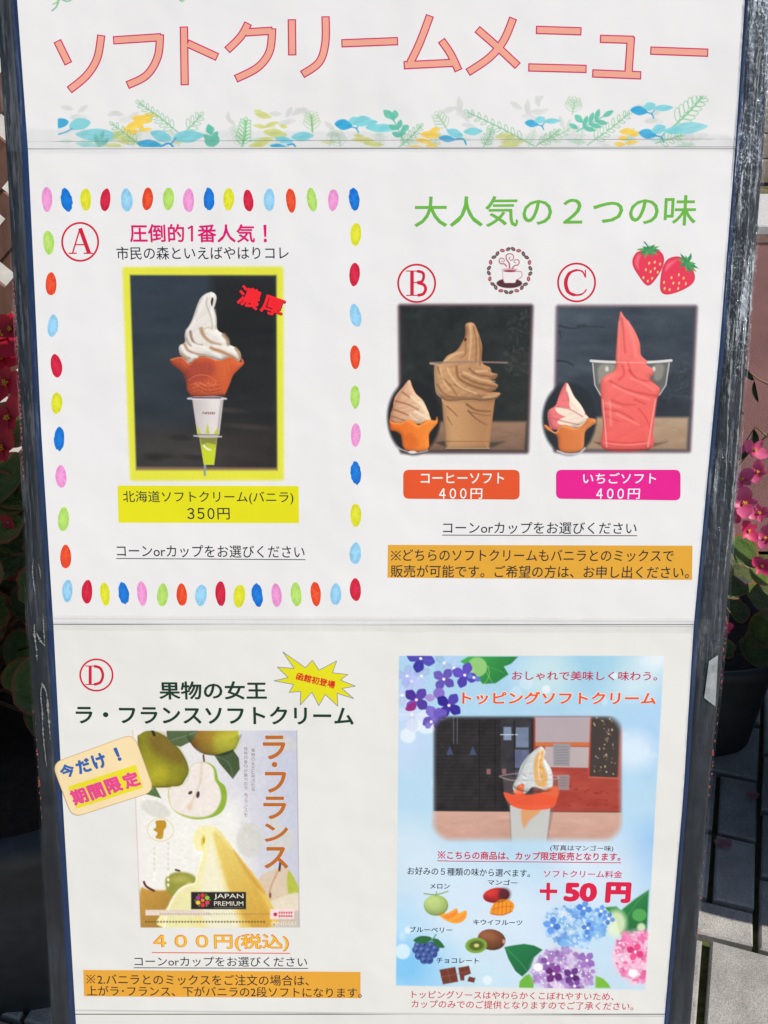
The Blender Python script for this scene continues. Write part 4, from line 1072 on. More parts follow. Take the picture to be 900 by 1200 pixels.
# --- printed photo A : vanilla cone
def photo_a():
    c = Canvas(140, 309, 337, 567, P1)
    fr = [(147,316.5),(328.5,316),(329,559.5),(156,560)]
    c.poly(fr, (222,222,62), 4, 1, False, 3.5)
    ph = [(152,322),(324,322.5),(325,551),(159.5,551)]
    base = c.img.copy()
    c.poly(ph, grad((50,60,70),(44,48,52),(150,320),(250,520)), 3.0, 1, False, .5)
    c.poly([(248,322),(324,322.5),(325,551),(262,551),(254,460),(246,400)], (32,31,29), 14, .95, False)
    c.poly([(158,500),(325,500),(325,551),(159,551)], (62,54,50), 26, .75, False)
    c.smudge(153, 323, 324, 550, 3.5, 26, 5, 3)
    for (x, y, w) in ((187,534,16),(228,536,14),(212,513,12),(180,537,10),(258,480,30),(290,500,26)): c.ell(x, y, w, 3.2, (34,28,25) if y > 505 else (74,62,58), 4, 3, .55)
    c.poly([(160,547),(325,548),(325,552.5),(160,552.5)], (150,118,92), 3, .8, False)
    q = lambda p: T(p, 190, 330, 8.182); q2 = lambda p: T(p, 190, 430, 8.182)
    c.clip_to(ph, base, 4)
    # stem, paper sleeve, rings
    c.line(q2([(412,930),(408,1035)]), 2.6, (140,150,155), .8)
    c.poly(q2([(285,285),(590,290),(548,650),(528,680),(498,938),(400,938),(358,680),(336,640)]), grad((190,180,180),(222,216,212),q2([(285,0)])[0],q2([(480,0)])[0]), .7, 1, False)
    c.poly(q2([(560,300),(590,300),(545,650),(520,650)]), (150,132,138), 2, .5, False)
    c.poly(q2([(356,662),(530,662),(498,938),(400,938)]), grad((150,160,60),(196,208,38),q2([(0,670)])[0],q2([(0,800)])[0]), .7, 1, False)
    c.poly(q2([(365,675),(525,675),(515,745),(440,725),(378,745)]), (120,112,70), 1.2, .7, False)
    for tri in ([(335,550),(375,645),(338,645)], [(435,535),(455,640),(415,640)], [(535,580),(540,645),(492,645)]): c.poly(q2(tri), (186,200,52), .7, 1, False)
    c.line(q2([(400,755),(430,785),(462,795)]), 2.0, (232,234,222), .8)
    c.line(q2([(245,302),(340,286),(520,286),(615,302)]), 1.6, (160,150,158), .6); c.line(q2([(245,305),(430,312),(615,306)]), 1.5, (222,214,220), .6)
    c.line(q2([(290,296),(560,298)]), 1.4, (92,66,78), .6); c.line(q2([(305,660),(430,672),(570,668)]), 1.5, (200,190,196), .6); c.line(q2([(330,650),(540,652)]), 1.1, (110,90,110), .6)
    # cone
    cone = q([(75,752),(95,738),(180,722),(225,745),(262,788),(300,750),(345,722),(440,722),(545,756),(610,738),(665,722),(705,745),(748,775),(765,735),(785,785),(735,840),(680,900),(645,990)]) + q2([(603,262),(560,272),(270,272),(225,110),(180,40)]) + q([(95,795)])
    c.poly(cone, grad((176,74,46),(206,92,46),q([(80,0)])[0],q([(760,0)])[0]), .7, 1, True, 0, 3)
    c.poly(q([(270,800),(470,760),(480,900),(260,960),(210,860)]), (150,58,52), 6, .55)
    c.poly(q([(560,770),(660,760),(640,860),(560,960)]), (216,104,50), 6, .5)
    for (a, b, w) in ((850,520,0),(900,560,1),(940,590,2)):
        pass
    q3 = q2; c.line(q3([(250,130),(330,82),(440,85),(540,150)]), 1.1, (214,110,70), .8, .8)
    for yy in (160, 200, 235): c.line(q3([(275,yy),(350,yy-26),(430,yy+8),(560,yy-10)]), 1.0, (140,52,40), .9, .6); c.line(q3([(275,yy+9),(350,yy-17),(430,yy+17),(560,yy-1)]), .9, (222,120,74), .9, .6)
    for k_ in range(9): c.ell(*q3([(320+k_*24, 165+10*math.sin(k_*2.1))])[0], 1.3, 1.6, (216,116,80), 0, .8, .7)
    c.line(q([(80,752),(185,728),(262,792),(340,728),(440,727),(545,760),(660,728),(748,778)]), 1.0, (232,140,80), .7, .9)
    # swirl
    sw = q([(462,100),(508,118),(522,160),(505,235),(497,262),(520,340),(528,455),(590,505),(640,575),(646,604),(705,632),(748,680),(752,745),(722,760),(660,722),(545,752),(440,722),(345,722),(262,780),(225,742),(180,705),(160,655),(170,612),(218,582),(218,500),(250,440),(290,360),(335,230),(380,145)])
    c.poly(sw, (226,220,212), .8, 1, True, 0, 4)
    c.relief(sw, 7, 1.1, ((.5, 11, 32, .12),), .34, (.35,-.7), False, 4, 2.0, 1.08)
    c.relief(cone, 9, 1.0, ((.5, 5, 80, 0),), .35, (.5,-.5), True, 5, 2)
    W_ = (238,233,226); Bn = (176,150,124)
    def sh(p, w, col=Bn, soft=2.0, a=.85, w1=None): c.line(q(p), w, col, soft, a, True, w1)
    sh([(430,150),(425,215),(455,300),(478,380),(480,445)], 2.2, (190,178,166), 1.5, .8); sh([(505,270),(515,360),(515,450)], 2, (176,168,160), 2, .7)
    sh([(335,280),(330,340),(328,370)], 2.0, (176,160,148), 1.6, .7, .5)
    sh([(270,480),(290,560),(330,598),(385,606)], 3.2, (140,108,88), 2, .9, 1.2)
    sh([(232,545),(250,590),(275,615)], 2.4, (170,148,128), 1.6, .8)
    sh([(375,455),(400,520),(470,580),(560,603)], 4.6, (170,136,98), 2.6, .9, 2)
    sh([(215,605),(250,660),(330,692),(420,705)], 3.6, (168,132,104), 2, .9, 1.4)
    sh([(180,690),(225,725),(262,735)], 3.0, (170,140,116), 2, .8)
    sh([(470,640),(560,668),(660,715),(725,755)], 4.8, (176,124,82), 2.4, .9, 2)
    sh([(590,510),(625,555),(635,600)], 4.5, (158,130,104), 2.4, .85); sh([(705,640),(738,690),(746,735)], 3.4, (168,134,100), 2, .85)
    sh([(395,455),(440,440),(480,452)], 1.6, (206,188,140), 1.4, .8)
    for p in ([(430,470),(500,500),(590,570)], [(300,600),(420,640),(560,720)], [(500,620),(620,640),(700,690)], [(240,470),(300,400),(370,240),(430,130)], [(190,620),(240,690),(330,720)], [(470,180),(480,280),(500,400)]):
        sh(p, 3.2, W_, 3, .8)
    c.poly(q([(480,150),(492,172),(478,238),(466,195)]), (40,36,34), .8)
    c.speckle(2.2, 2, 2); k = c.img[:]; c.build('cone_photo_print', S2)
    text('NISSEI', 237.6, 485.4, 252, 485.6, 2.9, (140,40,56), S2, .02)
photo_a()
textc('濃', 293, 349.2, 27.5, 24.5, 19, (60, 10, 14), S2, .05, Z2); textc('厚', 320, 359, 27.5, 22.5, 19, (60, 10, 14), S2, .05, Z2)
textc('濃', 292.6, 348.6, 26.5, 24, 19, (238, 30, 40), S2, .032); textc('厚', 319.8, 358.6, 26.5, 22, 19, (238, 30, 40), S2, .032)

def lines(c, q, lst, col, soft=1.8, a=.85):
    for p, w0, w1 in lst: c.line(q(p), w0, col, soft, a, True, w1)
def photo_b():
    c = Canvas(440, 348, 631.5, 543, P1); q = lambda p: T(p, 440, 360, 4.737)
    fr = [(470,360),(621.5,360),(616,528),(472,528)]
    c.poly(fr, (70,32,44), 6, .9, False, 3)
    c.poly(fr, grad((34,36,33),(40,42,38),(470,360),(600,480)), 6, 1, False, 1.5)
    c.smudge(468, 358, 621, 490, 3.5, 12, 15)
    for k in range(60):
        x, y = rng.uniform(592, 620), rng.uniform(366, 440); c.ell(x, y, rng.uniform(1, 5), rng.uniform(.6, 1.8), (76,78,74), rng.uniform(0, 180), 1.5, .35)
    c.poly([(474,494),(617,494),(615,528),(472,528)], grad((150,116,92),(120,92,74),(0,494),(0,530)), 4, 1, False)
    c.smudge(474, 497, 614, 526, 4, 6, 9, 3)
    c.ell(*q([(213,612)])[0], 31, 43.5, (30,28,28), 0, 4)
    c.poly(q([(330,752),(390,742),(390,775)]), (60,50,42), 2, .8, False); c.poly(q([(630,750),(722,745),(640,782)]), (64,58,52), 3, .8, False)
    c.poly(q([(365,480),(668,480),(652,600),(636,745),(628,785),(395,785),(385,745)]), grad((204,156,108),(168,120,80),q([(380,0)])[0],q([(660,0)])[0]), .8, 1, False)
    c.line(q([(388,745),(634,745)]), 1, (150,104,66), .8, .9); c.line(q([(395,784),(628,784)]), 1.6, (222,190,150), .8, .8); c.line(q([(396,790),(630,790)]), 1.4, (50,36,28), 1, .7)
    sw = q([(520,85),(548,92),(572,145),(592,215),(592,305),(636,335),(645,362),(678,372),(664,398),(640,408),(680,432),(664,460),(640,470),(692,476),(668,508),(600,520),(520,515),(400,520),(365,500),(335,468),(328,330),(366,312),(398,270),(450,242),(484,190),(500,150),(498,100)])
    c.poly(sw, grad((200,152,108),(176,128,88),q([(330,0)])[0],q([(680,0)])[0]), .8)
    c.relief(sw, 8, 1.1, ((.7, 9, 26, .12),), .36, (.3,-.8), True, 6, 1.6, 1.1)
    c.relief(q([(365,520),(668,520),(652,600),(636,745),(628,785),(395,785),(385,745)]), 10, 1.0, (), .4, (.5,-.2), False, 7, 4, 1.1)
    lines(c, q, [([(505,110),(500,180),(498,260),(470,280)],1.4,.8),([(545,110),(560,200),(556,300)],1.4,1),([(575,170),(584,250),(580,320)],1.6,1.6),([(345,330),(360,370),(380,400)],2,1),([(450,330),(460,390),(520,430),(640,468)],2.4,3.6),
                 ([(520,340),(560,372),(640,384),(672,378)],2,2.6),([(480,380),(560,420),(665,440)],2.2,3),([(370,395),(420,440),(450,490)],2.2,1),([(440,430),(520,470),(600,500)],1.8,1),([(365,500),(440,500),(560,510)],2,1),
                 ([(345,430),(380,480),(440,500)],2,1)], (134,92,58), 2, .85)
    lines(c, q, [([(525,95),(530,180),(520,290)],2.4,1.6),([(385,300),(440,262),(490,250)],2.6,1.6),([(400,340),(420,380),(470,440),(560,480)],2.2,2),([(560,355),(620,355)],2.4,1.6),([(490,360),(580,400),(660,412)],2.4,1.6),([(360,345),(375,400),(410,460)],2.2,1.4),([(600,500),(660,495),(688,480)],1.6,1)], (228,188,142), 2.2, .8)
    lines(c, q, [([(508,540),(560,572),(640,578)],3,1.4),([(515,575),(560,620),(618,655)],2.2,.8),([(520,580),(600,600),(640,600)],1.2,.6),([(398,550),(430,580),(455,605)],1.8,.6),([(400,610),(425,655)],1.2,.6)], (120,80,50), 1.6, .8)
    c.line(q([(305,309),(450,305),(600,305),(730,308)]), 2.0, (150,126,112), .9, .85); c.line(q([(305,313),(350,318)]), 2.4, (176,150,130), .9, .9); c.line(q([(328,320),(330,400),(338,470),(362,500)]), 1.3, (170,140,118), .9, .8)
    c.poly(q([(497,170),(508,178),(498,190),(492,182)]), (90,30,26), .8)
    # little cone
    c.poly(q([(188,404),(204,440),(225,480),(262,515),(285,560),(300,600),(300,640),(180,650),(92,640),(84,598),(96,560),(108,500),(150,445)]), grad((206,150,116),(228,196,160),q([(90,0)])[0],q([(290,0)])[0]), .8)
    c.relief(q([(188,404),(225,480),(285,560),(300,640),(180,650),(92,640),(96,560),(150,445)]), 6, 1.1, ((.6, 7, 24, .1),), .36, (.4,-.7), True, 8, 1.2, 1.1)
    lines(c, q, [([(110,520),(180,540),(240,570)],2.0,1.2),([(95,565),(160,590),(230,620)],2.2,1.2),([(90,605),(150,625),(200,640)],2,1),([(150,470),(190,500),(240,520)],1.8,1)], (150,92,62), 1.6, .85)
    lines(c, q, [([(200,500),(255,540),(290,590)],3,2.4),([(220,580),(270,605),(295,620)],3,2),([(190,600),(230,625)],2,2)], (240,220,192), 2, .85)
    cn = q([(78,622),(96,640),(140,640),(178,626),(208,632),(238,655),(270,632),(308,626),(334,628),(342,605),(345,640),(322,670),(296,710),(288,792),(164,792),(142,712),(108,688),(82,680)])
    c.poly(cn, grad((222,104,30),(240,140,52),q([(80,0)])[0],q([(340,0)])[0]), .8, 1, True, 0, 3)
    c.relief(cn, 6, 1.0, (), .4, (.5,-.5), True, 1); c.line(q([(84,640),(140,648),(178,632),(236,662),(300,632)]), 1, (248,170,90), .8, .8); c.poly(q([(160,720),(200,700),(240,760),(190,785)]), (206,88,24), 4, .5)
    c.line(q([(110,770),(165,798),(230,808),(290,796)]), 1.6, (170,168,170), .8, .9); c.ell(*q([(205,805)])[0], 5, 1.6, (220,218,220))
    c.speckle(2.2, 2, 5); c.build('coffee_soft_cream_photo_print', S2)
photo_b()
def photo_c():
    c = Canvas(633.5, 348, 824, 541, P1); q = lambda p: T(p, 630, 350, 4.737)
    fr = [(655,361),(814,361),(806,527),(652,527)]
    c.poly(fr, (84,40,56), 6, .8, False, 3)
    c.poly(fr, grad((66,76,86),(52,58,66),(655,361),(700,480)), 6, 1, False, 1.5)
    c.smudge(654, 360, 812, 488, 4.5, 12, 25, 2.5)
    for k in range(90):
        x, y = rng.uniform(765, 808), rng.uniform(425, 484); c.line([(x,y),(x+rng.uniform(-7,7),y+rng.uniform(-5,5))], 1.2, (34,38,42) if k % 2 else (88,94,98), 1.4, .4, False)
    lines(c, q, [([(120,150),(190,165),(270,155),(370,158)],1.6,.8),([(220,150),(270,145)],1.6,.8),([(110,345),(160,350),(200,372)],2.4,1.2),([(122,180),(130,215)],1.4,.6)], (34,38,38), 1.6, .8)
    c.poly([(652,455),(700,450),(810,470),(808,490),(652,490)], (40,44,50), 8, .6, False)
    c.poly([(654,489),(807,489),(805,527),(652,527)], grad((176,150,122),(158,130,104),(0,490),(0,528)), 4, 1, False)
    c.smudge(654, 492, 804, 525, 4, 6, 29, 3)
    c.ell(*q([(176,668)])[0], 31.5, 42, (38,42,46), 0, 4)
    c.poly(q([(310,795),(372,800),(372,828)]), (84,72,60), 2, .8, False); c.poly(q([(615,805),(720,795),(640,822)]), (88,78,66), 3, .8, False)
    # clear cup
    c.poly(q([(300,345),(740,345),(715,475),(672,540),(345,540),(318,480)]), (118,116,108), 1, .75, False)
    c.poly(q([(345,370),(430,370),(400,430),(350,470),(335,450)]), (170,164,148), 3, .6); c.poly(q([(650,370),(700,370),(690,440),(650,450)]), (160,156,142), 3, .6)
    c.line(q([(296,345),(420,352),(620,352),(742,343)]), 3.0, (226,222,216), .8, .95, True); c.line(q([(306,360),(318,480),(350,535)]), 1.2, (214,212,206), .8, .9, False); c.line(q([(730,358),(712,480),(676,535)]), 1.2, (214,212,206), .8, .9, False)
    for x in (385, 645): c.ell(*q([(x,390)])[0], 2, 3, (230,226,214), 0, 1.4, .8)
    sw = q([(460,72),(480,98),(515,140),(545,190),(568,250),(574,312),(606,345),(606,368),(636,388),(640,420),(622,448),(660,480),(680,505),(664,560),(652,640),(640,740),(622,835),(370,838),(362,700),(352,560),(350,470),(370,432),(428,395),(434,320),(440,230),(448,140)])
    c.poly(sw, grad((247,124,116),(236,96,90),q([(380,100)])[0],q([(640,800)])[0]), .8)
    c.relief(sw, 9, 1.1, ((.35, 15, 30, .06),), .30, (.3,-.8), True, 11, 2.4, 1.06)
    lines(c, q, [([(468,110),(478,200),(486,300)],1.8,1.2),([(470,370),(480,420),(450,450)],2.2,1.4),([(510,400),(560,450),(640,455)],3,1.6),([(400,455),(480,500),(600,530),(668,540)],2.4,2),([(400,560),(470,585),(540,590)],2.2,1.4),([(540,560),(600,585)],2.4,1),
                 ([(370,610),(460,630),(530,670)],2.6,1.4),([(380,650),(450,680)],1.6,1),([(560,610),(600,660),(625,720)],1.6,1),([(380,790),(450,800),(600,796)],1.4,1),([(500,350),(520,410)],1.6,1)], (196,62,62), 2.6, .65)
    lines(c, q, [([(500,130),(530,220),(545,320)],4,3),([(455,130),(452,240),(450,340)],2,1.6),([(380,450),(430,420)],3,1.6),([(420,480),(500,520),(620,560)],3,2.2),([(520,440),(590,470),(650,510)],2.6,2),([(380,580),(460,605)],3,1.6),([(440,640),(560,700)],3,2)], (252,140,130), 2.6, .75)
    for a_, b_ in (((362,560),(384,822)),((654,560),(612,822))): c.line(q([a_, b_]), 1.3, (252,190,184), 1.2, .7, False)
    c.line(q([(372,800),(495,812),(620,800)]), .9, (252,176,168), 1, .7); c.line(q([(400,560),(408,700)]), 2.2, (252,170,162), 2.4, .5, False); c.line(q([(430,352),(606,356)]), 1.0, (252,196,190), .9, .6, False)
    c.line(q([(380,838),(620,838)]), 1.2, (120,40,36), 1, .7)
    # little mixed cone
    c.poly(q([(160,466),(178,490),(200,540),(240,590),(268,640),(282,665),(240,700),(170,722),(85,726),(62,690),(58,625),(100,592),(118,540),(140,490)]), (234,118,120), .8)
    for p in ([(165,470),(180,495),(205,545),(240,590),(262,640),(225,640),(180,605),(175,560),(160,510)], [(100,605),(170,608),(255,640),(284,664),(260,690),(200,668),(120,640)], [(110,690),(160,655),(250,680),(270,695),(200,715)]): c.poly(q(p), (240,226,204), 1, .95)
    c.relief(q([(160,466),(200,540),(282,665),(170,722),(85,726),(58,625),(118,540)]), 6, 1.1, ((.4, 8.5, 26, .1),), .34, (.4,-.7), True, 12, 1.2, 1.08)
    lines(c, q, [([(110,600),(180,615),(250,655)],1.4,1),([(75,660),(140,680),(230,700)],1.6,1),([(165,520),(175,570)],1.2,.8)], (190,84,88), 1.4, .7)
    cn = q([(36,700),(60,708),(98,742),(128,706),(160,702),(215,718),(262,690),(276,664),(318,668),(322,690),(292,712),(262,745),(246,842),(128,850),(110,770),(82,742),(46,728)])
    c.poly(cn, grad((206,106,50),(222,134,72),q([(40,0)])[0],q([(320,0)])[0]), .8, 1, True, 0, 3); c.relief(cn, 6, 1.0, (), .4, (.5,-.5), True, 1); c.line(q([(40,704),(98,746),(135,710),(215,722),(276,672)]), 1, (246,180,110), .8, .8)
    c.line(q([(110,845),(160,862),(230,858),(262,830)]), 2.2, (200,196,204), .9, .9)
    c.speckle(2.2, 2, 6); c.build('strawberry_soft_cream_photo_print', S2)
photo_c()
def coffee_icon():
    c = Canvas(567, 286, 627, 348, P1, .55); q = lambda p: T(p, 560, 280, 11.25)
    for i, (x, y) in enumerate(((400,135),(465,133),(538,155),(600,196),(643,243),(680,310),(692,388),(690,458),(668,527),(627,597),(580,643),(512,683),(437,702),(373,700),(303,683),(236,640),(195,595),(158,527),(145,450),(147,383),(168,308),(212,240),(258,193),(323,153))):
        a = math.degrees(math.atan2(y-415, x-418)) + (30 if i % 2 else -25); rd = i % 3 == 2
        X, Y = q([(x, y)])[0]; c.ell(X, Y, 2.9, 1.9, (150,46,54) if rd else (62,26,28), a + 90, .5); c.line([(X-1.5*math.cos(R(a+90)), Y-1.5*math.sin(R(a+90))),(X+1.5*math.cos(R(a+90)), Y+1.5*math.sin(R(a+90)))], .55, (226,200,200), .4, 1, False)
    c.ell(*q([(415,585)])[0], 15, 5.6, (84,44,48)); c.poly(q([(325,400),(520,400),(515,520),(490,580),(350,580),(335,520)]), (232,226,228), .6, 1, False)
    c.ell(*q([(422,405)])[0], 9, 1.8, (214,170,172)); c.ell(*q([(424,424)])[0], 7.4, 1.2, (132,52,68)); c.line(q([(322,400),(332,520),(350,575)]), .8, (205,150,160), .5)
    c.line(q([(520,430),(575,435),(575,500),(520,535)]), .9, (196,120,130), .5)
    for P, w in (([(375,360),(350,330),(300,325),(280,290),(300,255),(340,262),(348,295),(320,302),(312,282)],1.0), ([(418,380),(412,320),(378,270),(375,215),(420,195),(465,215),(465,270),(430,280),(412,250),(432,238)],1.1), ([(455,390),(480,355),(530,340),(545,300),(520,272),(482,285),(480,312),(505,315)],1.0)):
        c.line(q(P), w*1.3, (150,44,60), .5, .9, True, w*.5)
    c.build('coffee_cup_print', S2)
coffee_icon()
def strawberries():
    c = Canvas(739, 280, 822, 348, P1, .6); q = lambda p: T(p, 730, 270, 9)
    for body, hl in (([(165,225),(250,215),(370,215),(420,260),(430,330),(400,420),(330,530),(275,578),(230,560),(170,480),(115,390),(102,320),(125,260)], [(150,270),(190,250),(165,330),(165,410),(130,350)]),
                     ([(520,285),(600,282),(690,340),(745,440),(755,510),(720,570),(620,630),(500,670),(425,665),(395,610),(400,500),(420,400),(460,320)], [(470,350),(570,310),(520,360),(450,430)])):
        c.poly(q(body), (206,36,66), .7, 1, True, .3); c.poly(q(body), (228,56,84), 1.2, 1, True, -.9); c.poly(q(hl), (238,120,134), 3, .8)
    for x, y in ((277,345),(335,335),(392,355),(242,415),(335,402),(292,435),(367,440),(217,498),(307,505),(262,535),(590,468),(512,498),(640,503),(433,548),(532,556),(592,556),(663,562),(440,612),(492,625),(583,612)):
        c.ell(*q([(x,y)])[0], .95, 1.7, (250,224,120), 15, .5)
    G1, G2 = (44,138,98), (96,160,74)
    for ctr, ends in (((268,205), [(140,200),(165,262),(225,300),(320,280),(375,258),(400,208),(385,168),(340,148),(278,155),(205,168)]), ((680,345), [(560,295),(590,385),(665,440),(718,465),(775,440),(800,402),(772,352),(715,250),(662,262),(602,240)])):
        for k_, e in enumerate(ends):
            cx, cy = ctr; d = np.array(e) - ctr; nn = np.array([-d[1], d[0]]) / np.linalg.norm(d) * 19
            c.poly(q([tuple(ctr - nn), tuple(np.array(ctr) + d*.55 - nn*.8), tuple(e), tuple(np.array(ctr) + d*.55 + nn*.8), tuple(ctr + nn)]), G1 if k_ % 2 else G2, .6, 1, False)
        c.ell(*q([ctr])[0], 2.6, 2.2, (70,150,90))
    c.line(q([(268,190),(250,150),(225,122)]), 1.4, (40,110,90), .5); c.line(q([(690,330),(718,290),(716,248)]), 1.4, (60,140,70), .5)
    c.build('strawberry_print', S2)
strawberries()

# --- star burst and sticker on the lower sheet
star = T([(85,103),(285,243),(345,177),(405,265),(560,183),(522,288),(658,303),(592,352),(725,405),(605,425),(710,515),(563,468),(570,582),(458,478),(403,577),(342,458),(240,572),(243,452),(142,460),(182,390),(8,358),(133,330),(38,237),(187,250)], 320, 750, 7.5)
rect(S3, star, (222, 216, 18), Z1, 'star_burst')
strokes(S3, [([star[i], star[(i+1) % len(star)]], .7) for i in range(len(star))], (120, 120, 150), Z2, 'star_outline')
textc('函館初登場', 370, 797.3, 46.5, 9.0, 13.5, (214, 30, 30), S3, .03, Z3)

def leaflet():
    PB = tuple(PAPER_B.astype(float)); c = Canvas(152, 853, 355, 1090, PB, .8)
    quad = [(155.5,856),(347.8,856),(350.8,1087),(164.8,1087)]
    q = lambda p: T(p, 140, 840, 3.913); q2 = lambda p: T(p, 150, 850, 4.286); q3 = lambda p: T(p, 150, 950, 4.286)
    c.poly(quad, grad((232,228,222),(196,198,214),(200,900),(340,880)), .7, 1, False)
    c.poly([(165,940),(280,940),(300,1060),(165,1060)], (238,236,228), 26, .9, False); c.poly([(160,1050),(350,1050),(350,1086),(165,1086)], (196,160,90), 18, .5, False)
    for (x, y, rx, ry, a) in ((293,985,16,20,0),(330,985,14,16,20),(322,965,9,5,60),(290,972,5,10,-40),(182,948,18,9,20),(330,870,18,9,20)): c.ell(x, y, rx, ry, (208,206,196), a, 2.5, .7)
    # bottom pears, soft cream
    c.poly(q3([(62,400),(100,395),(180,400),(240,380),(240,500),(190,590),(62,590)]), grad((196,150,62),(160,120,50),(165,1045),(200,1088)), 3)
    c.poly(q3([(190,340),(250,308),(330,325),(345,380),(250,420),(200,410)]), (150,150,60), 3); c.ell(*q3([(262,345)])[0], 10, 4, (186,180,90), 0, 4, .7)
    c.line(q3([(80,358),(92,380),(130,402)]), 2.6, (90,50,40), .8); c.line(q3([(240,297),(258,302)]), 2.4, (100,60,50), .8)
    c.poly(q3([(655,345),(720,300),(770,285),(810,300),(850,370),(856,470),(690,470),(690,420)]), (216,196,172), 1.5); c.poly(q3([(805,300),(850,370),(856,415),(806,415)]), (182,190,70), 1.5); c.line(q3([(765,262),(760,300)]), 2.6, (84,40,28), .8)
    c.line(q3([(755,300),(715,390),(714,440)]), 1.6, (190,130,100), 1.6, .8); c.ell(*q3([(714,425)])[0], 1.6, 3.4, (150,86,50)); c.poly(q3([(690,470),(780,430),(856,415),(858,500),(700,500)]), (226,214,190), 2)
    c.poly(q3([(325,160),(340,100),(390,75),(450,90),(500,150),(560,230),(640,330),(700,430),(720,588),(178,588),(200,480),(250,400),(300,368),(335,360),(350,290),(375,210),(340,195)]), grad((240,233,172),(226,192,92),q3([(340,300)])[0],q3([(660,400)])[0]), 1.6)
    c.poly(q3([(420,130),(450,250),(500,420),(560,588),(400,588),(360,420),(390,250)]), (238,234,208), 7, .9)
    c.poly(q3([(430,110),(500,170),(600,320),(700,480),(710,588),(620,588),(520,420),(460,240)]), grad((228,204,108),(206,156,56),(270,980),(315,1080)), 4, .9)
    c.poly(q3([(530,200),(640,345),(690,420),(610,340)]), (196,130,40), 4, .6)
    c.poly(q3([(195,588),(215,470),(265,400),(325,372),(330,588)]), (230,224,166), 5, .8)
    c.line(q3([(330,170),(345,215),(372,215),(345,330),(335,365),(255,400),(200,500),(182,588)]), 1.6, (246,244,232), 1.2, .9)
    c.ell(*q3([(378,150)])[0], 2.4, 6, (216,196,70), 10, 1.4); c.line(q3([(382,140),(380,160)]), 1, (150,110,30), .8)
    # top pears
    c.poly(q([(83,110),(95,80),(130,64),(180,72),(240,112),(290,170),(318,240),(300,290),(270,318),(170,325),(110,312)]), grad((166,158,34),(112,112,26),q([(120,250)])[0],q([(230,110)])[0]), .9)
    c.poly(q([(130,90),(200,80),(270,150),(300,220),(230,200),(160,160)]), (120,84,38), 9, .6); c.poly(q([(160,230),(220,240),(200,310),(150,310)]), (186,176,40), 9, .6)
    c.poly(q([(320,64),(545,64),(548,110),(520,160),(460,178),(390,172),(340,140),(318,110)]), grad((136,92,36),(176,172,44),q([(330,100)])[0],q([(540,120)])[0]), .9, 1, False); c.poly(q([(440,90),(540,80),(530,150),(450,165)]), (182,186,60), 8, .6)
    c.poly(q([(215,64),(360,64),(335,110),(280,138),(240,125),(218,95)]), (82,100,64), .9, 1, False); c.line(q([(225,110),(290,92),(352,70)]), 1, (120,140,100), .8, .7)
    c.poly(q([(436,178),(520,150),(548,190),(552,240),(520,285),(500,262),(460,215)]), (66,84,52), .9, 1, False, 0); c.line(q([(440,180),(500,210),(522,280)]), .9, (110,126,90), .8, .7)
    for pp in (q([(83,110),(95,80),(130,64),(180,72),(240,112),(290,170),(318,240),(300,290),(270,318),(170,325),(110,312)]), q([(320,66),(545,66),(548,110),(520,160),(460,178),(390,172),(340,140)])): c.relief(pp, 16, 1.0, (), .38, (.1,-.6), True, 3)
    for k_ in range(240): c.ell(162 + rng.uniform(0, 58), 858 + rng.uniform(0, 62), .5, .5, (96,84,30), 0, .7, .0)
    c.line(q([(150,62),(160,84)]), 3, (40,34,22), .8); c.line(q([(385,176),(389,212)]), 2, (96,52,36), .7)
    c.poly(q([(110,352),(165,322),(192,374),(150,362)]), (86,112,66), .8, 1, False)
    # halved pear
    hp = [(350,212),(400,208),(440,235),(455,290),(485,320),(492,380),(470,435),(420,462),(340,470),(260,440),(225,385),(228,325),(275,318),(310,290),(322,235)]
    c.poly(q(hp), grad((196,196,130),(138,172,52),(200,0),(258,0)), .9); c.poly(q([(350,213),(395,210),(430,238),(438,290),(460,328),(464,385),(430,442),(370,460),(300,450),(245,422),(228,372),(234,325),(276,318),(312,290),(323,235)]), (233,224,216), 2.0)
    c.line(q([(378,215),(372,290),(355,340),(330,400)]), 2, (212,190,160), 3, .7); c.ell(*q([(322,412)])[0], 3, 4, (222,180,140), 20, 3, .6)
    c.ell(*q([(325,348)])[0], 2.7, 1.8, (70,44,52), -35); c.ell(*q([(360,357)])[0], 2.0, 4.0, (74,46,54), 10)
    # medal with gold shape
    cx, cy = q3([(163,96)])[0]; c.ell(cx, cy, 15.5, 13.5, (236,234,226))
    c.line([(cx+15.5*math.cos(t), cy+13.5*math.sin(t)) for t in np.linspace(0, 6.2832, 30)], .8, (214,200,150), .6, 1, False)
    c.poly(q3([(140,52),(185,50),(192,80),(180,100),(172,140),(138,136),(148,112),(128,96),(142,80)]), (190,142,34), .7)
    for x, y0_, y1_ in ((132,190,370),(202,165,390)):
        for yy in range(y0_, y1_, 26): c.ell(*q3([(x, yy)])[0], 1.4, 2.0, (250,248,240) if yy > 300 else (222,216,200), 0, .8, .9)
    # white bar, small print, mark
    c.poly(q3([(88,498),(340,498),(420,512),(420,526),(88,526)]), (226,210,196), .8, 1, False)
    for k_ in range(46): c.ell(188 + k_*3.0, 1070.8 + (k_ % 3)*.3, .9, .6, (130,100,90), 0, .6, .7)
    for k_ in range(40): c.ell(171 + k_*3.55, 1080.2, 1.1, 1.3, (96,78,40), (k_*37) % 90, .6, .8)
    c.poly(q3([(714,494),(835,494),(835,545),(714,545)]), (236,214,212), .8, 1, False); c.ell(*q3([(740,521)])[0], 2.2, 2.2, (200,30,50))
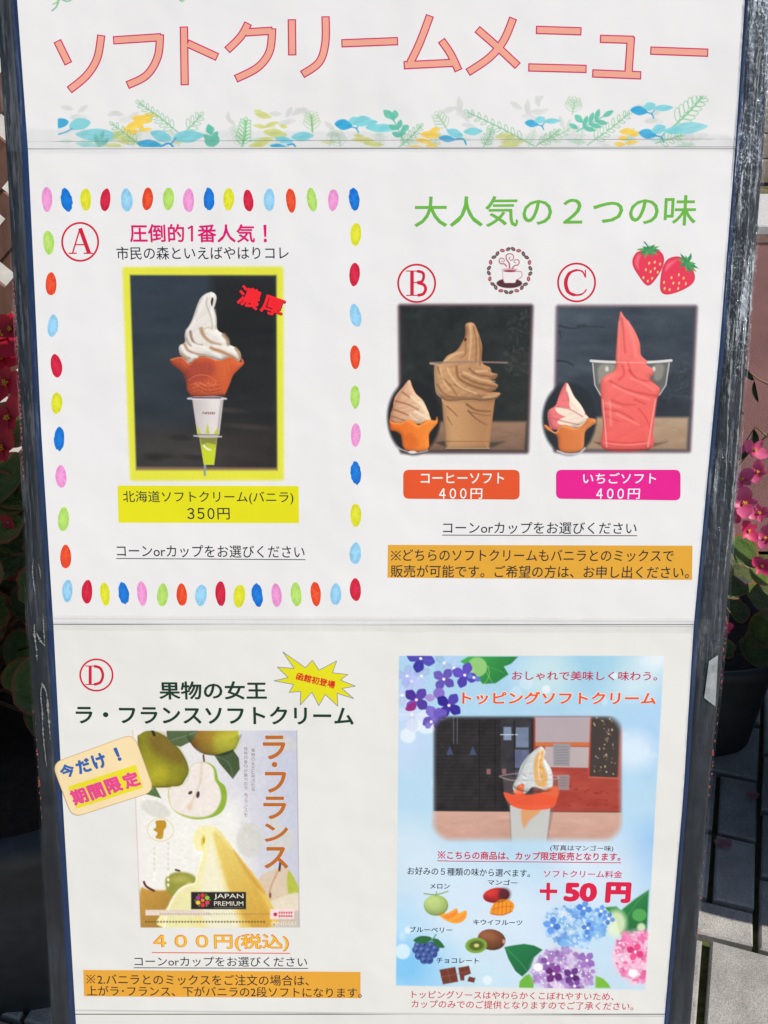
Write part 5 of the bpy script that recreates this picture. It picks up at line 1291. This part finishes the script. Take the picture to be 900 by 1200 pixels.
    for k_ in range(6): c.ell(327.5 + k_*2.8, 1069.5, 1.1, 1.3, (206,80,90), 0, .5); c.ell(327.5 + k_*2.8, 1073.5, 1.1, 1.3, (206,80,90), 0, .5)
    c.ell(*q3([(733,567)])[0], 3, 2.4, (232,222,200), 0, .7, .9); c.ell(*q3([(733,571)])[0], 1.4, 1.2, (190,140,60), 0, .7, .9)
    c.smudge(166, 858, 346, 1084, 2.2, 3, 91)
    c.clip_to(quad, np.array(PB), .7)
    # label
    c.poly(q3([(317,408),(593,408),(593,495),(317,495)]), (34,30,28), .6, 1, False)
    gx, gy = q3([(375,450)])[0]
    for k_, col in enumerate(((226,50,60),(150,200,60),(226,60,90),(214,50,70),(236,200,50),(170,50,150))):
        a = R(-90 + 60*k_); c.ell(gx + 6.2*math.cos(a), gy + 5.6*math.sin(a), 2.7, 2.5, col); c.ell(gx + 8.6*math.cos(a+.5), gy + 7.6*math.sin(a+.5), 1, .8, (90,170,70))
    c.ell(gx, gy, 2.3, 2.1, (230,130,60))
    c.line([(251,1063.2),(285,1063.2)], .6, (170,164,150), .4, .7, False)
    c.line([quad[0], quad[3]], .7, (196,168,150), .5, .8, False); c.line([quad[1], quad[2]], .7, (150,130,150), .5, .8, False)
    c.speckle(1.6, 2, 9); c.build('pear_leaflet_print', S3)
    text('JAPAN', 251, 1054.2, 285.4, 1054.2, 6.8, (232, 226, 210), S3, 0.0); text('PREMIUM', 251, 1061.4, 285.2, 1061.4, 5.2, (226, 220, 200), S3, 0.0)
    OB = (188, 104, 30)
    for ch, x0, y0, x1, y1 in (('ラ',308.5,862,335,890),('フ',311,904.5,336,929),('ラ',309,933.5,336,960),('ン',310,965,338,986.5),('ス',310,992.5,338,1018)): text(ch, x0, y1, x1, y1, y1-y0, OB, S3, .022)
    text('●', 318.6, 899, 325, 899, 6.2, OB, S3)
    for i, ch in enumerate('果物の女王と称される'): text(ch, 294.5, 881.5 + i*5.05, 298.8, 881.5 + i*5.05, 4.2, (150,110,96), S3)
    for i, ch in enumerate('独特の香りが魅力のラ・フランスを'): text(ch, 286, 879.5 + i*5.15, 290.2, 879.5 + i*5.15, 4.2 if ch != '・' else 1.2, (150,112,98), S3)
    text('NISSEI', 325, 1084.2, 347, 1084.2, 4.4, (236, 226, 206), S3, 0.0)
leaflet()
def sticker():
    q = lambda p: T(p, 30, 850, 6)
    c = Canvas(58, 858, 184, 962, tuple(PAPER_B.astype(float)), .8)
    # the leaflet corner shows beside the sticker, so only the sticker's own outline is built
    pts = [np.array(p, float) for p in ((61.0,894.5),(156.5,859.5),(181.2,927),(85,958))]
    out = []
    for i in range(4):
        p, a, b = pts[i], pts[i-1], pts[(i+1) % 4]; ua, ub = (a-p)/np.linalg.norm(a-p), (b-p)/np.linalg.norm(b-p)
        for t in np.linspace(0, 1, 8): out.append((1-t)**2*(p+ua*13) + 2*t*(1-t)*p + t*t*(p+ub*13))
    k = Ink(); k.poly(out, (240, 216, 168), .00022)
    k.build('sticker', S3)
    strokes(S3, [([out[i], out[(i+1) % len(out)]], .8) for i in range(len(out))], (206, 176, 130), .00025, 'sticker_edge')
    rect(S3, q([(298,430),(775,276),(828,436),(360,585)]), (228, 216, 36), .00028, 'highlight_panel')
    a = -17.5
    for ch, x, y, w, h in (('今',300,318,17.0,15.5),('だ',415,285,17.0,16.0),('け',525,250,16.0,17.5),('！',653,202,4.6,16.0)):
        textc(ch, *q([(x, y)])[0], w, h, a, (44, 98, 172), S3, .045, .00036)
    for ch, x, y in (('期',385,498),('間',505,462),('限',625,420),('定',748,382)):
        textc(ch, *q([(x, y)])[0], 19, 18.5, a, (240, 120, 170), S3, .06, .00032); textc(ch, *q([(x, y)])[0], 18, 17.5, a, (226, 70, 132), S3, .035, .00042)
sticker()

def poster():
    PB = tuple(PAPER_B.astype(float)); c = Canvas(462, 764, 783, 1164, PB, .85)
    quad = [(467.5,768.5),(778.2,768.5),(756,1160),(464,1155)]
    q = lambda p: T(p, 450, 760, 2.571); qa = lambda p: T(p, 460, 760, 5.294); q5 = lambda p: T(p, 450, 980, 2.571); qb = lambda p: T(p, 460, 1010, 5); qc = lambda p: T(p, 580, 1040, 4.5)
    c.poly(quad, grad((168,208,232),(196,220,236),(470,770),(470,1155)), .7, 1, False)
    base = c.img.copy()
    r = random.Random(5)
    for (x, y, s, col, a) in ((745,790,36,(206,226,234),.9),(770,860,44,(170,206,236),.9),(700,775,34,(150,200,220),.6),(640,790,30,(200,224,226),.8),(768,1000,40,(150,194,236),.8),(478,1000,40,(206,224,236),.9),(470,870,40,(196,214,240),.8),
                              (480,1090,36,(168,214,242),.9),(500,1140,44,(150,204,238),.9),(472,1130,26,(120,190,236),.8),(560,1150,36,(196,224,236),.8),(700,1020,50,(214,226,238),.8),(620,1090,60,(210,226,240),.8),(540,1060,60,(214,228,240),.7),(770,770,16,(232,240,244),.8),(742,880,24,(226,236,244),.7)):
        c.ell(x, y, s, s*.9, col, 0, s*.9, a)
    for k_ in range(26):
        x, y = r.uniform(468, 770), r.choice([r.uniform(770, 830), r.uniform(1080, 1150), r.uniform(850, 1000)]); c.ell(x, y, r.uniform(2, 9), r.uniform(2, 9), (222,236,244), 0, 2.5, .35)
    for (x, y, s) in ((571,1148.6,5.5),(472,1115,9),(478,1090,4),(484,850,8),(500,846,14),(478,862,9),(640,808,5),(720,792,4)): c.ell(x, y, s, s, (232,242,248), 0, 2.5, .75)
    # leaf and hydrangea florets, top left
    g1 = qa([(422,78),(470,50),(780,50),(735,95),(690,112),(720,160),(640,215),(560,220),(520,175),(500,120),(425,85)])
    c.poly(g1, grad((66,170,76),(40,128,62),qa([(450,60)])[0],qa([(650,200)])[0]), 1, 1, False); c.line(qa([(500,60),(570,130),(620,215)]), 1.1, (120,200,120), .8, .6); c.line(qa([(590,110),(640,130),(690,150)]), .9, (90,170,100), .8, .6)
    c.ell(*qa([(525,115)])[0], 11.5, 11.5, (160,208,128), 0, 1, .85); c.line([(qa([(510,150)])[0][0] + 17*math.cos(t), qa([(510,150)])[0][1] + 17*math.sin(t)) for t in np.linspace(-.5, 1.4, 10)], .7, (190,220,130), .6, .7, False)
    def floret(cx, cy, s, col, a0, n=4, alpha=1.0, Q=None):
        X, Y = (Q or qa)([(cx, cy)])[0]
        for k_ in range(n):
            a = a0 + 360/n*k_; cc = np.array(col, float) + r.uniform(-22, 22); c.leaf(X + .8*math.cos(R(a)), Y + .8*math.sin(R(a)), s, s*.78, a, tuple(np.clip(cc, 0, 255)), .8, alpha, .62)
            c.line([(X, Y), (X + s*.8*math.cos(R(a)), Y + s*.8*math.sin(R(a)))], .8, tuple(np.clip(cc + 40, 0, 255)), 1, .35, False)
        c.ell(X, Y, 1.7, 1.7, (250,240,244), 0, .6)
    for (x, y, s, col, a0, al) in ((120,200,14,(176,176,226),20,.7),(320,90,13,(160,190,226),45,.6),(90,170,13,(150,160,220),10,.5),(60,290,12,(190,196,236),0,.5),(120,410,20,(206,214,240),0,.6),(180,170,12,(170,190,230),45,.6),(380,120,12,(170,190,230),10,.5)): floret(x, y, s, col, a0, 4, al)
    floret(175, 62, 16.5, (74,70,176), 15); floret(318, 190, 13.5, (114,96,190), 35); floret(448, 165, 15, (96,78,190), 20); floret(505, 180, 8, (84,110,196), 20, 2)
    c.ell(*qa([(288,278)])[0], 6.8, 6.5, (132,110,196), 0, .8); floret(148, 318, 15.5, (92,66,166), 40); c.poly(qa([(80,380),(95,350),(140,330),(145,370),(115,388)]), (150,40,130), 1); c.leaf(*qa([(200,300)])[0], 12, 9, 10, (170,140,206))
    floret(350, 353, 15.5, (62,46,156), 35); floret(262, 430, 15.5, (120,104,196), 60); floret(240, 455, 9, (128,112,200), 130, 2); c.leaf(*qa([(262,430)])[0], 13, 9, -65, (110,86,190))
    # framed photo inside the poster
    pf = [(509,840),(728,840),(728.5,984),(508,984)]
    m0 = c.img.copy(); 
    c.poly(pf, (40,36,38), 5, 1, False, 0)
    e = lambda p: T(p, 500, 830, 3.75)
    c.poly(e([(30,36),(470,36),(470,455),(30,455)]), (38,34,36), 3, 1, False)
    for k_ in range(24): c.line(e([(40,60 + k_*16),(320,60 + k_*16)]), .8, (62,56,58), 1, .5, False)
    c.poly(e([(325,50),(460,50),(460,300),(325,300)]), (52,50,56), 1.2, 1, False)
    for (a, b, x1, y1, col) in ((338,82,372,140,(140,156,184)),(392,84,448,172,(120,134,160)),(385,182,450,262,(100,108,140)),(380,270,450,300,(70,72,90))): c.poly(e([(a,b),(x1,b),(x1,y1),(a,y1)]), col, 1, .9, False)
    c.line(e([(325,116),(400,116)]), 1.2, (190,206,220), .8)
    for xx in (232, 385, 300): c.line(e([(xx,50),(xx,440)]), 1.2, (20,18,20), .8, .9, False)
    for xx in (118, 134): c.line(e([(xx,40),(xx,155)]), 1.0, (120,118,130), .8, .7, False)
    for xx in (102, 203): c.poly(e([(xx-16,205),(xx,165),(xx+16,205)]), (66,84,120), 1, .8, False)
    for xx, yy in ((272,278),(340,278)): c.poly(e([(xx-9,yy-12),(xx+9,yy-12),(xx+9,yy+12),(xx-9,yy+12)]), (150,100,110), .8, .9, False)
    c.smudge(510, 842, 622, 948, 3.5, 8, 77)
    c.poly(e([(470,36),(860,36),(855,455),(470,455)]), (164,62,50), 1.5, 1, False); c.smudge(626, 898, 727, 950, 5, 8, 78, 3)
    c.poly(e([(478,40),(722,40),(722,150),(478,150)]), (178,164,168), 1, 1, False); c.poly(e([(478,150),(720,150),(720,166),(478,166)]), (206,110,60), 1, 1, False); c.poly(e([(520,168),(715,170),(712,262),(520,258)]), (184,170,170), 1, 1, False)
    c.poly(e([(556,155),(632,155),(628,255),(556,252)]), (150,146,150), .8, 1, False); c.poly(e([(575,292),(628,292),(626,360),(578,358)]), (150,140,140), .8, .9, False)
    for k_ in range(7): c.line(e([(566,170+k_*12),(620,170+k_*12)]), .7, (110,106,112), .6, .7, False)
    for k_ in range(4): c.line(e([(586,304+k_*12),(616,304+k_*12)]), .7, (110,100,104), .6, .7, False)
    c.poly(e([(722,36),(858,36),(850,100),(838,305),(715,300)]), (66,56,52), 1.5, 1, False); c.line(e([(722,36),(712,300)]), 1.6, (186,70,50), 1, 1, False); c.line(e([(715,303),(842,308)]), 1.6, (196,96,76), 1, 1, False)
    for k_ in range(40): c.ell(*e([(r.uniform(735,830), r.uniform(40,290))])[0], r.uniform(.4,1.1), r.uniform(.4,1.6), r.choice([(214,190,140),(150,120,90),(232,224,200)]), 0, .8, .8)
    for k_ in range(16): c.ell(*e([(r.uniform(620,800), r.uniform(340,430))])[0], 1.6, .8, (120,36,30), 0, 1, .6)
    c.poly(e([(20,452),(862,458),(862,590),(20,590)]), grad((206,164,146),(196,152,136),(0,950),(0,985)), 1.2, 1, False); c.smudge(506, 956, 728, 984, 3, 6, 80, 3)
    # cup of mango soft cream
    c.poly(e([(335,300),(575,300),(578,380),(560,440),(530,590),(370,590),(362,440),(340,380)]), (120,108,108), 1.4, .45, False)
    c.poly(e([(366,425),(545,425),(526,590),(374,590)]), (196,196,192), 1.2, 1, False); c.poly(e([(420,440),(500,450),(455,490),(425,525)]), (226,150,90), 2, .8)
    c.poly(e([(505,168),(522,190),(520,225),(548,270),(555,330),(540,365),(470,345),(440,370),(400,380),(378,345),(400,300),(412,260),(440,215),(480,180)]), (206,212,210), 1.2)
    c.poly(e([(495,190),(515,185),(512,240),(530,300),(520,345),(480,330),(470,260),(478,215)]), (232,166,78), 2, .85); c.line(e([(500,190),(490,260),(500,320)]), 1.6, (224,226,220), 1.4, .8); c.line(e([(520,230),(540,300)]), 2, (224,228,224), 1.6, .9)
    c.poly(e([(338,370),(385,378),(400,340),(428,335),(430,378),(500,372),(545,350),(578,348),(574,400),(545,440),(440,446),(370,425)]), (236,88,52), 1.3, .95); c.poly(e([(500,372),(545,345),(578,345),(574,385)]), (222,110,70), 2, .6)
    c.poly(e([(380,372),(398,345),(425,335),(420,368)]), (240,140,90), 2, .7)
    c.relief(e([(505,168),(522,190),(520,225),(548,270),(555,330),(540,365),(440,370),(378,345),(400,300),(440,215),(480,180)]), 6, 1.1, ((1.2, 7, 40, .1),), .4, (.5,-.6), True, 2)
    c.line(e([(320,298),(380,288),(450,286),(540,292),(582,304),(540,315),(450,318),(370,316),(320,300)]), 1.1, (196,172,178), 1.0, .7)
    # fade the photo's rim into the poster
    sl, X, Y = c.win([(500,832),(737,992)], 0)
    cx, cy, hx, hy, rr = 618, 911.5, 111, 73.5, 22
    dx, dy = np.abs(X-cx) - (hx-rr), np.abs(Y-cy) - (hy-rr); sd = np.hypot(np.maximum(dx, 0), np.maximum(dy, 0)) + np.minimum(np.maximum(dx, dy), 0) - rr
    al = np.clip(.5 - (sd+1)/11, 0, 1)[..., None]; al = al*al*(3-2*al); c.img[sl] = m0[sl]*(1-al) + c.img[sl]*al
    # fruits
    c.ell(*qb([(255,255)])[0], 14.4, 12.2, (166,190,108)); c.ell(*qb([(240,240)])[0], 8, 7, (186,206,130), 0, 5, .8)
    c.line(qb([(185,186),(255,192),(325,172)]), 1.3, (130,160,100), .7); c.line(qb([(258,175),(256,200)]), 1.2, (130,160,100), .7)
    for k_ in range(7): c.line(qb([(195+k_*20,215),(200+k_*18,300)]), .4, (200,214,150), .6, .5)
    c.poly(qb([(268,305),(320,300),(375,272),(385,300),(430,285),(432,325),(400,355),(350,358),(300,335)]), (240,166,44), .9); c.poly(qb([(300,318),(350,300),(380,282),(375,310),(330,335)]), (236,120,60), 2, .7); c.poly(qb([(350,345),(400,318),(428,292),(425,325),(395,350)]), (240,140,66), 2, .7)
    c.ell(*qb([(608,196)])[0], 15.6, 8.8, (176,36,40), -8); c.ell(*qb([(655,190)])[0], 7, 7, (70,30,44), 0, 5, .8); c.ell(*qb([(580,185)])[0], 7, 4, (216,60,50), -10, 4, .7)
    c.poly(qb([(572,300),(585,255),(630,222),(680,222),(712,250),(700,290),(650,312),(600,312)]), (238,150,36), .9); 
    for k_ in range(5): c.line(qb([(598+k_*24,232+abs(k_-2)*5),(592+k_*24,305-abs(k_-2)*4)]), .9, (206,96,30), .7, .8)
    c.line(qb([(585,280),(650,262),(705,262)]), .9, (206,96,30), .7, .8); c.line(qb([(575,302),(640,312),(700,290)]), 1, (190,70,30), .7, .8)
    c.ell(*qb([(580,456)])[0], 16.4, 12.2, (122,70,44), 10); c.ell(*qb([(565,435)])[0], 9, 5, (158,100,66), 10, 5, .7); c.relief([(580/5+460+16.4*math.cos(t), 456/5+1010+12.2*math.sin(t)) for t in np.linspace(0,6.1,16)], 9, 1, (), .4, (-.4,-.6)); c.relief([(255/5+460+14.2*math.cos(t), 255/5+1010+12*math.sin(t)) for t in np.linspace(0,6.1,16)], 9, 1, (), .3, (-.3,-.6)); c.relief([(608/5+460+15.4*math.cos(t), 196/5+1010+8.6*math.sin(t)) for t in np.linspace(0,6.1,16)], 7, 1, (), .4, (-.4,-.6)); c.ell(*qb([(652,466)])[0], 1.6, 2.6, (206,150,130), 0, 1)
    c.ell(*qb([(490,490)])[0], 12.8, 9.0, (120,166,58), -4); c.ell(*qb([(492,490)])[0], 8.6, 5.8, (84,90,30), -4, 2.4, .9); c.ell(*qb([(492,490)])[0], 3.0, 2.2, (206,214,130), -4, 1.4)
    for (x, y) in ((150,490),(185,480),(225,490),(250,510),(140,515),(175,515),(210,520),(240,540),(155,550),(190,548),(215,575),(185,575)): c.ell(*qb([(x,y)])[0], 4.9, 4.7, (58,82,150)); c.ell(*qb([(x-6,y-6)])[0], 2, 2, (104,130,190), 0, 1.4, .8); c.ell(*qb([(x+3,y+5)])[0], 1.3, 1.2, (30,40,80), 0, .8, .8)
    c.poly(qb([(122,460),(160,435),(215,438),(230,455),(190,478),(150,475)]), (40,104,58), .8); c.poly(qb([(235,452),(270,455),(305,500),(270,502),(245,485)]), (40,104,58), .8); c.line(qb([(228,465),(255,425)]), 1.1, (60,120,70), .6)
    for p in ([(275,632),(368,615),(385,702),(295,718)], [(385,620),(448,608),(460,655),(422,668),(420,695),(398,695)], [(448,672),(486,680),(478,708),(438,700)]): c.poly(qb(p), (112,54,40), .7, 1, False)
    for p in ([(283,675),(378,657)], [(320,624),(340,710)], [(385,655),(455,640)]): c.line(qb(p), .8, (150,90,70), .6, .8, False)
    # hydrangeas at the bottom right
    c.poly(qb([(655,500),(700,490),(770,480),(830,490),(880,515),(830,560),(810,620),(795,640),(760,672),(720,640),(680,570)]), grad((30,122,70),(24,98,58),(600,1110),(625,1145)), 1, 1, False)
    c.line(qb([(665,505),(740,580),(790,640)]), .9, (90,170,110), .8, .6); c.poly(qb([(740,745),(745,700),(775,668),(800,655),(830,690),(825,746)]), (108,180,60), 1, 1, False)
    c.poly(qc([(580,105),(640,100),(665,120),(740,60),(812,12),(800,245),(660,250),(640,180)]), grad((46,140,70),(30,100,54),(720,1050),(750,1095)), 2, 1, False); c.ell(*qc([(762,146)])[0], 8.4, 7.4, (86,170,86), 0, 1.4, .9); c.ell(*qc([(772,210)])[0], 5, 5, (220,236,190), 0, 3, .9)
    c.line(qc([(810,20),(740,90),(670,200)]), .9, (110,180,120), .8, .5)
    c.ell(*qc([(640,190)])[0], 12, 16, (232,240,200), 0, 7, .85)
    c.poly(qc([(530,530),(530,465),(570,480),(600,510),(610,530)]), (120,186,60), 1.6, 1, False)
    def mass(cx, cy, rx, ry, cols, n, seed, lim=None):
        rr_ = random.Random(seed); c.ell(cx, cy, rx, ry, tuple(np.array(cols[0])*.5 + 120), 0, 8, .85)
        for k_ in range(n):
            a = rr_.uniform(0, 6.28); d = math.sqrt(rr_.random()); x, y = cx + rx*d*math.cos(a)*.95, cy + ry*d*math.sin(a)*.95
            col = rr_.choice(cols); s = rr_.uniform(3.2, 5.6); a0 = rr_.uniform(0, 90)
            if lim and not lim(x, y): continue
            for m_ in range(rr_.choice([1, 2, 4, 4])):
                cc = np.clip(np.array(col, float) + rr_.uniform(-14, 14), 0, 255); c.leaf(x, y, s*1.25, s, a0 + 90*m_, tuple(cc), .9, .72)
            if rr_.random() < .35: c.ell(x, y, .9, .9, (250,248,250), 0, .6)
    mass(674, 1084, 37, 27, [(150,196,234),(120,176,226),(96,150,220),(176,212,240),(206,224,244),(104,162,230)], 150, 4)
    for (x, y, s) in ((470,110,9),(300,200,10),(560,125,7),(600,165,7),(490,215,7)): floret(x, y, s, (72,130,216), 15, 4, .85, qc)
    mass(748, 1121, 30, 31, [(240,160,196),(236,130,176),(232,110,160),(244,190,214),(248,206,224),(226,90,150)], 150, 6, lambda x, y: x < 759 - (y-1100)*.05)
    floret(740, 340, 10, (222,60,120), 25, 4, .95, qc)
    mass(660, 1138, 37, 27, [(186,160,210),(170,130,196),(206,186,224),(150,110,180),(220,200,230)], 150, 5, lambda x, y: y < 1158)
    for (x, y, s, col) in ((310,455,11,(104,36,120)),(405,465,10,(90,40,120)),(485,385,10,(140,96,176)),(280,400,9,(140,96,170)),(420,520,8,(130,80,160))): floret(x, y, s, col, 35, 4, .95, qc)
    for (x, y) in ((228,420),(728,452)): c.ell(*qc([(x,y)])[0], 5.6, 4.8, (248,244,246), 0, 1.2)
    # cut back to the poster outline
    Pq = quad; XX, YY = np.meshgrid(c.xs, c.ys); ins = np.full(XX.shape, 1e9)
    for i in range(4):
        a, b = Pq[i], Pq[(i+1) % 4]; d = np.hypot(b[0]-a[0], b[1]-a[1]); ins = np.minimum(ins, ((b[0]-a[0])*(YY-a[1]) - (b[1]-a[1])*(XX-a[0]))/d)
    al = np.clip(ins/.6 + .5, 0, 1)[..., None]; c.img = c.img*al + np.array(PB)*(1-al)
    c.speckle(1.3, 2, 12); c.build('topping_poster_print', S3)
poster()
text('おしゃれで美味しく味わう。', 600, 797, 770, 797.6, 10.8, (190, 34, 76), S3, .012)
text('トッピングソフトクリーム', 541, 825.5, 769, 826, 16, (250, 226, 206), S3, .06, Z2)
text('トッピングソフトクリーム', 541.5, 825.2, 768.5, 825.8, 15, (230, 84, 44), S3, .025, Z3)
text('(写真はマンゴー味)', 644.5, 997.6, 718.5, 998.6, 7.6, DK, S3, .008)
komejirushi(513.3, 1006, 8.4, 8.4, (200, 26, 62), S3, Z2, 1.3)
rect(S3, [(512.5,1008.2),(524,1008.3),(524,1009.3),(512.5,1009.2)], (200,26,62), Z2, 'underline')
underlined('こちらの商品は、カップ限定販売となります。', 524, 1007, 727, 1009, 9.8, 1008.6, (200, 26, 62), S3, .022)
text('お好みの５種類の味から選べます。', 477.5, 1025, 621, 1028, 9.2, DK, S3, .008)
text('ソフトクリーム料金', 637, 1028, 729, 1029, 8.6, (206, 40, 90), S3, .012)
CR = (216, 24, 68)
strokes(S3, [([(632.5,1044.2),(653,1044.6)], 4.2), ([(642.6,1034.5),(642.2,1055)], 4.2)], CR, Z2)
text('50', 660, 1056.5, 699, 1057.2, 22.5, CR, S3, .055); text('円', 708.5, 1058, 738.5, 1058.5, 24.5, CR, S3, .065)
text('メロン', 504, 1041.4, 527, 1041.6, 6.0, DK, S3, .014); text('マンゴー', 571.5, 1036.8, 606, 1037.6, 6.2, DK, S3, .014)
text('キウイフルーツ', 554.5, 1083.6, 612, 1084.4, 6.2, DK, S3, .014); text('ブルーベリー', 480, 1092.4, 530, 1093, 6.6, DK, S3, .014); text('チョコレート', 511.5, 1128.6, 561, 1129.2, 6.4, DK, S3, .014)
text('トッピングソースはやわらかくこぼれやすいため、', 482.5, 1169.8, 719, 1172.4, 9.2, (200, 44, 66), S3, .006)
text('カップのみでのご提供となりますのでご了承ください。', 482, 1181, 742, 1184, 9.4, (200, 44, 66), S3, .006)

# ------------------------------------------------------------------ scuffs, glue and tape on the rails
def residue(name, lst, mat, n=.0026, wob=.5, seed=1):
    r = random.Random(seed)
    for pts, w in lst:
        v, f = [], []
        P = smooth(pts, 14); m = len(P); ws = [w * (.12 + 1.1*r.random()**1.6) * min(1, .3 + 2*min(i, m-1-i)/m) for i in range(m)]
        for (a, b, c_, d) in stroke_polys([p + np.array([r.uniform(-wob, wob), 0]) for p in P], ws):
            uv = Pm([a, b, c_, d]); q = len(v); v += L3(uv, n + r.uniform(0, .0002)); f.append((q, q+1, q+2, q+3))
        mesh_obj(name, v, f, mat, board)
r4 = lambda p: T(p, 0, 600, 4)
residue('glue_residue', [(r4([(162,212),(157,262),(163,330),(170,382)]), 1.6), (r4([(186,238),(192,270),(196,305)]), 1.8), (r4([(168,520),(166,560),(176,640),(178,690)]), 3.0), (r4([(176,560),(196,600),(216,622)]), 3.4),
                         (r4([(205,470),(210,540),(214,620)]), 1.6), (r4([(204,790),(196,850),(204,930),(208,1040),(224,1190)]), 2.0), (r4([(222,830),(232,940),(240,1060)]), 3.0), (r4([(200,800),(212,815),(222,840)]), 3.0)], M_RESIDUE, .0032, .35, 3)
residue('glue_residue', [([(859,372),(856,420),(852,478),(849,556)], 2.6), ([(872,349),(866,470),(859,556),(853,620),(847,672)], 2.2), ([(888,46),(884,90),(879,142)], 1.8), ([(893,0),(889,60),(884,130),(880,170)], 1.2),
                         ([(882,150),(876,250),(870,330)], 1.0), ([(866,300),(861,372)], 1.4)], M_RESIDUE, .0042, .5, 4)
thin_box('tape_scrap', [(829.5,773),(840,766),(837,826),(824,816)], .0036, .0040, M_GREYTAPE)
def specks(name, edge, y0, y1, n, mat, side, seed):
    r = random.Random(seed); v, f = [], []
    for k_ in range(n):
        y = r.uniform(y0, y1); x = interp_edge(edge, y) + side * r.uniform(.2, 2.2); w, h = r.uniform(.4, 1.2), r.uniform(.6, 3)
        uv = Pm([(x, y), (x+w, y+r.uniform(-.5,.5)), (x+w*.6, y+h), (x-w*.3, y+h*.8)]); q = len(v); v += L3(uv, .0016); f.append((q, q+1, q+2, q+3))
    o = mesh_obj(name, v, f, mat, board); o['kind'] = 'stuff'; return o
specks('paint_flecks', OL, 330, 560, 120, M_REDPAINT, 1, 5); specks('paint_flecks', OL, 830, 960, 26, M_REDPAINT, 1, 6); specks('paint_flecks', OR, 700, 1100, 70, M_REDPAINT, -1, 7)
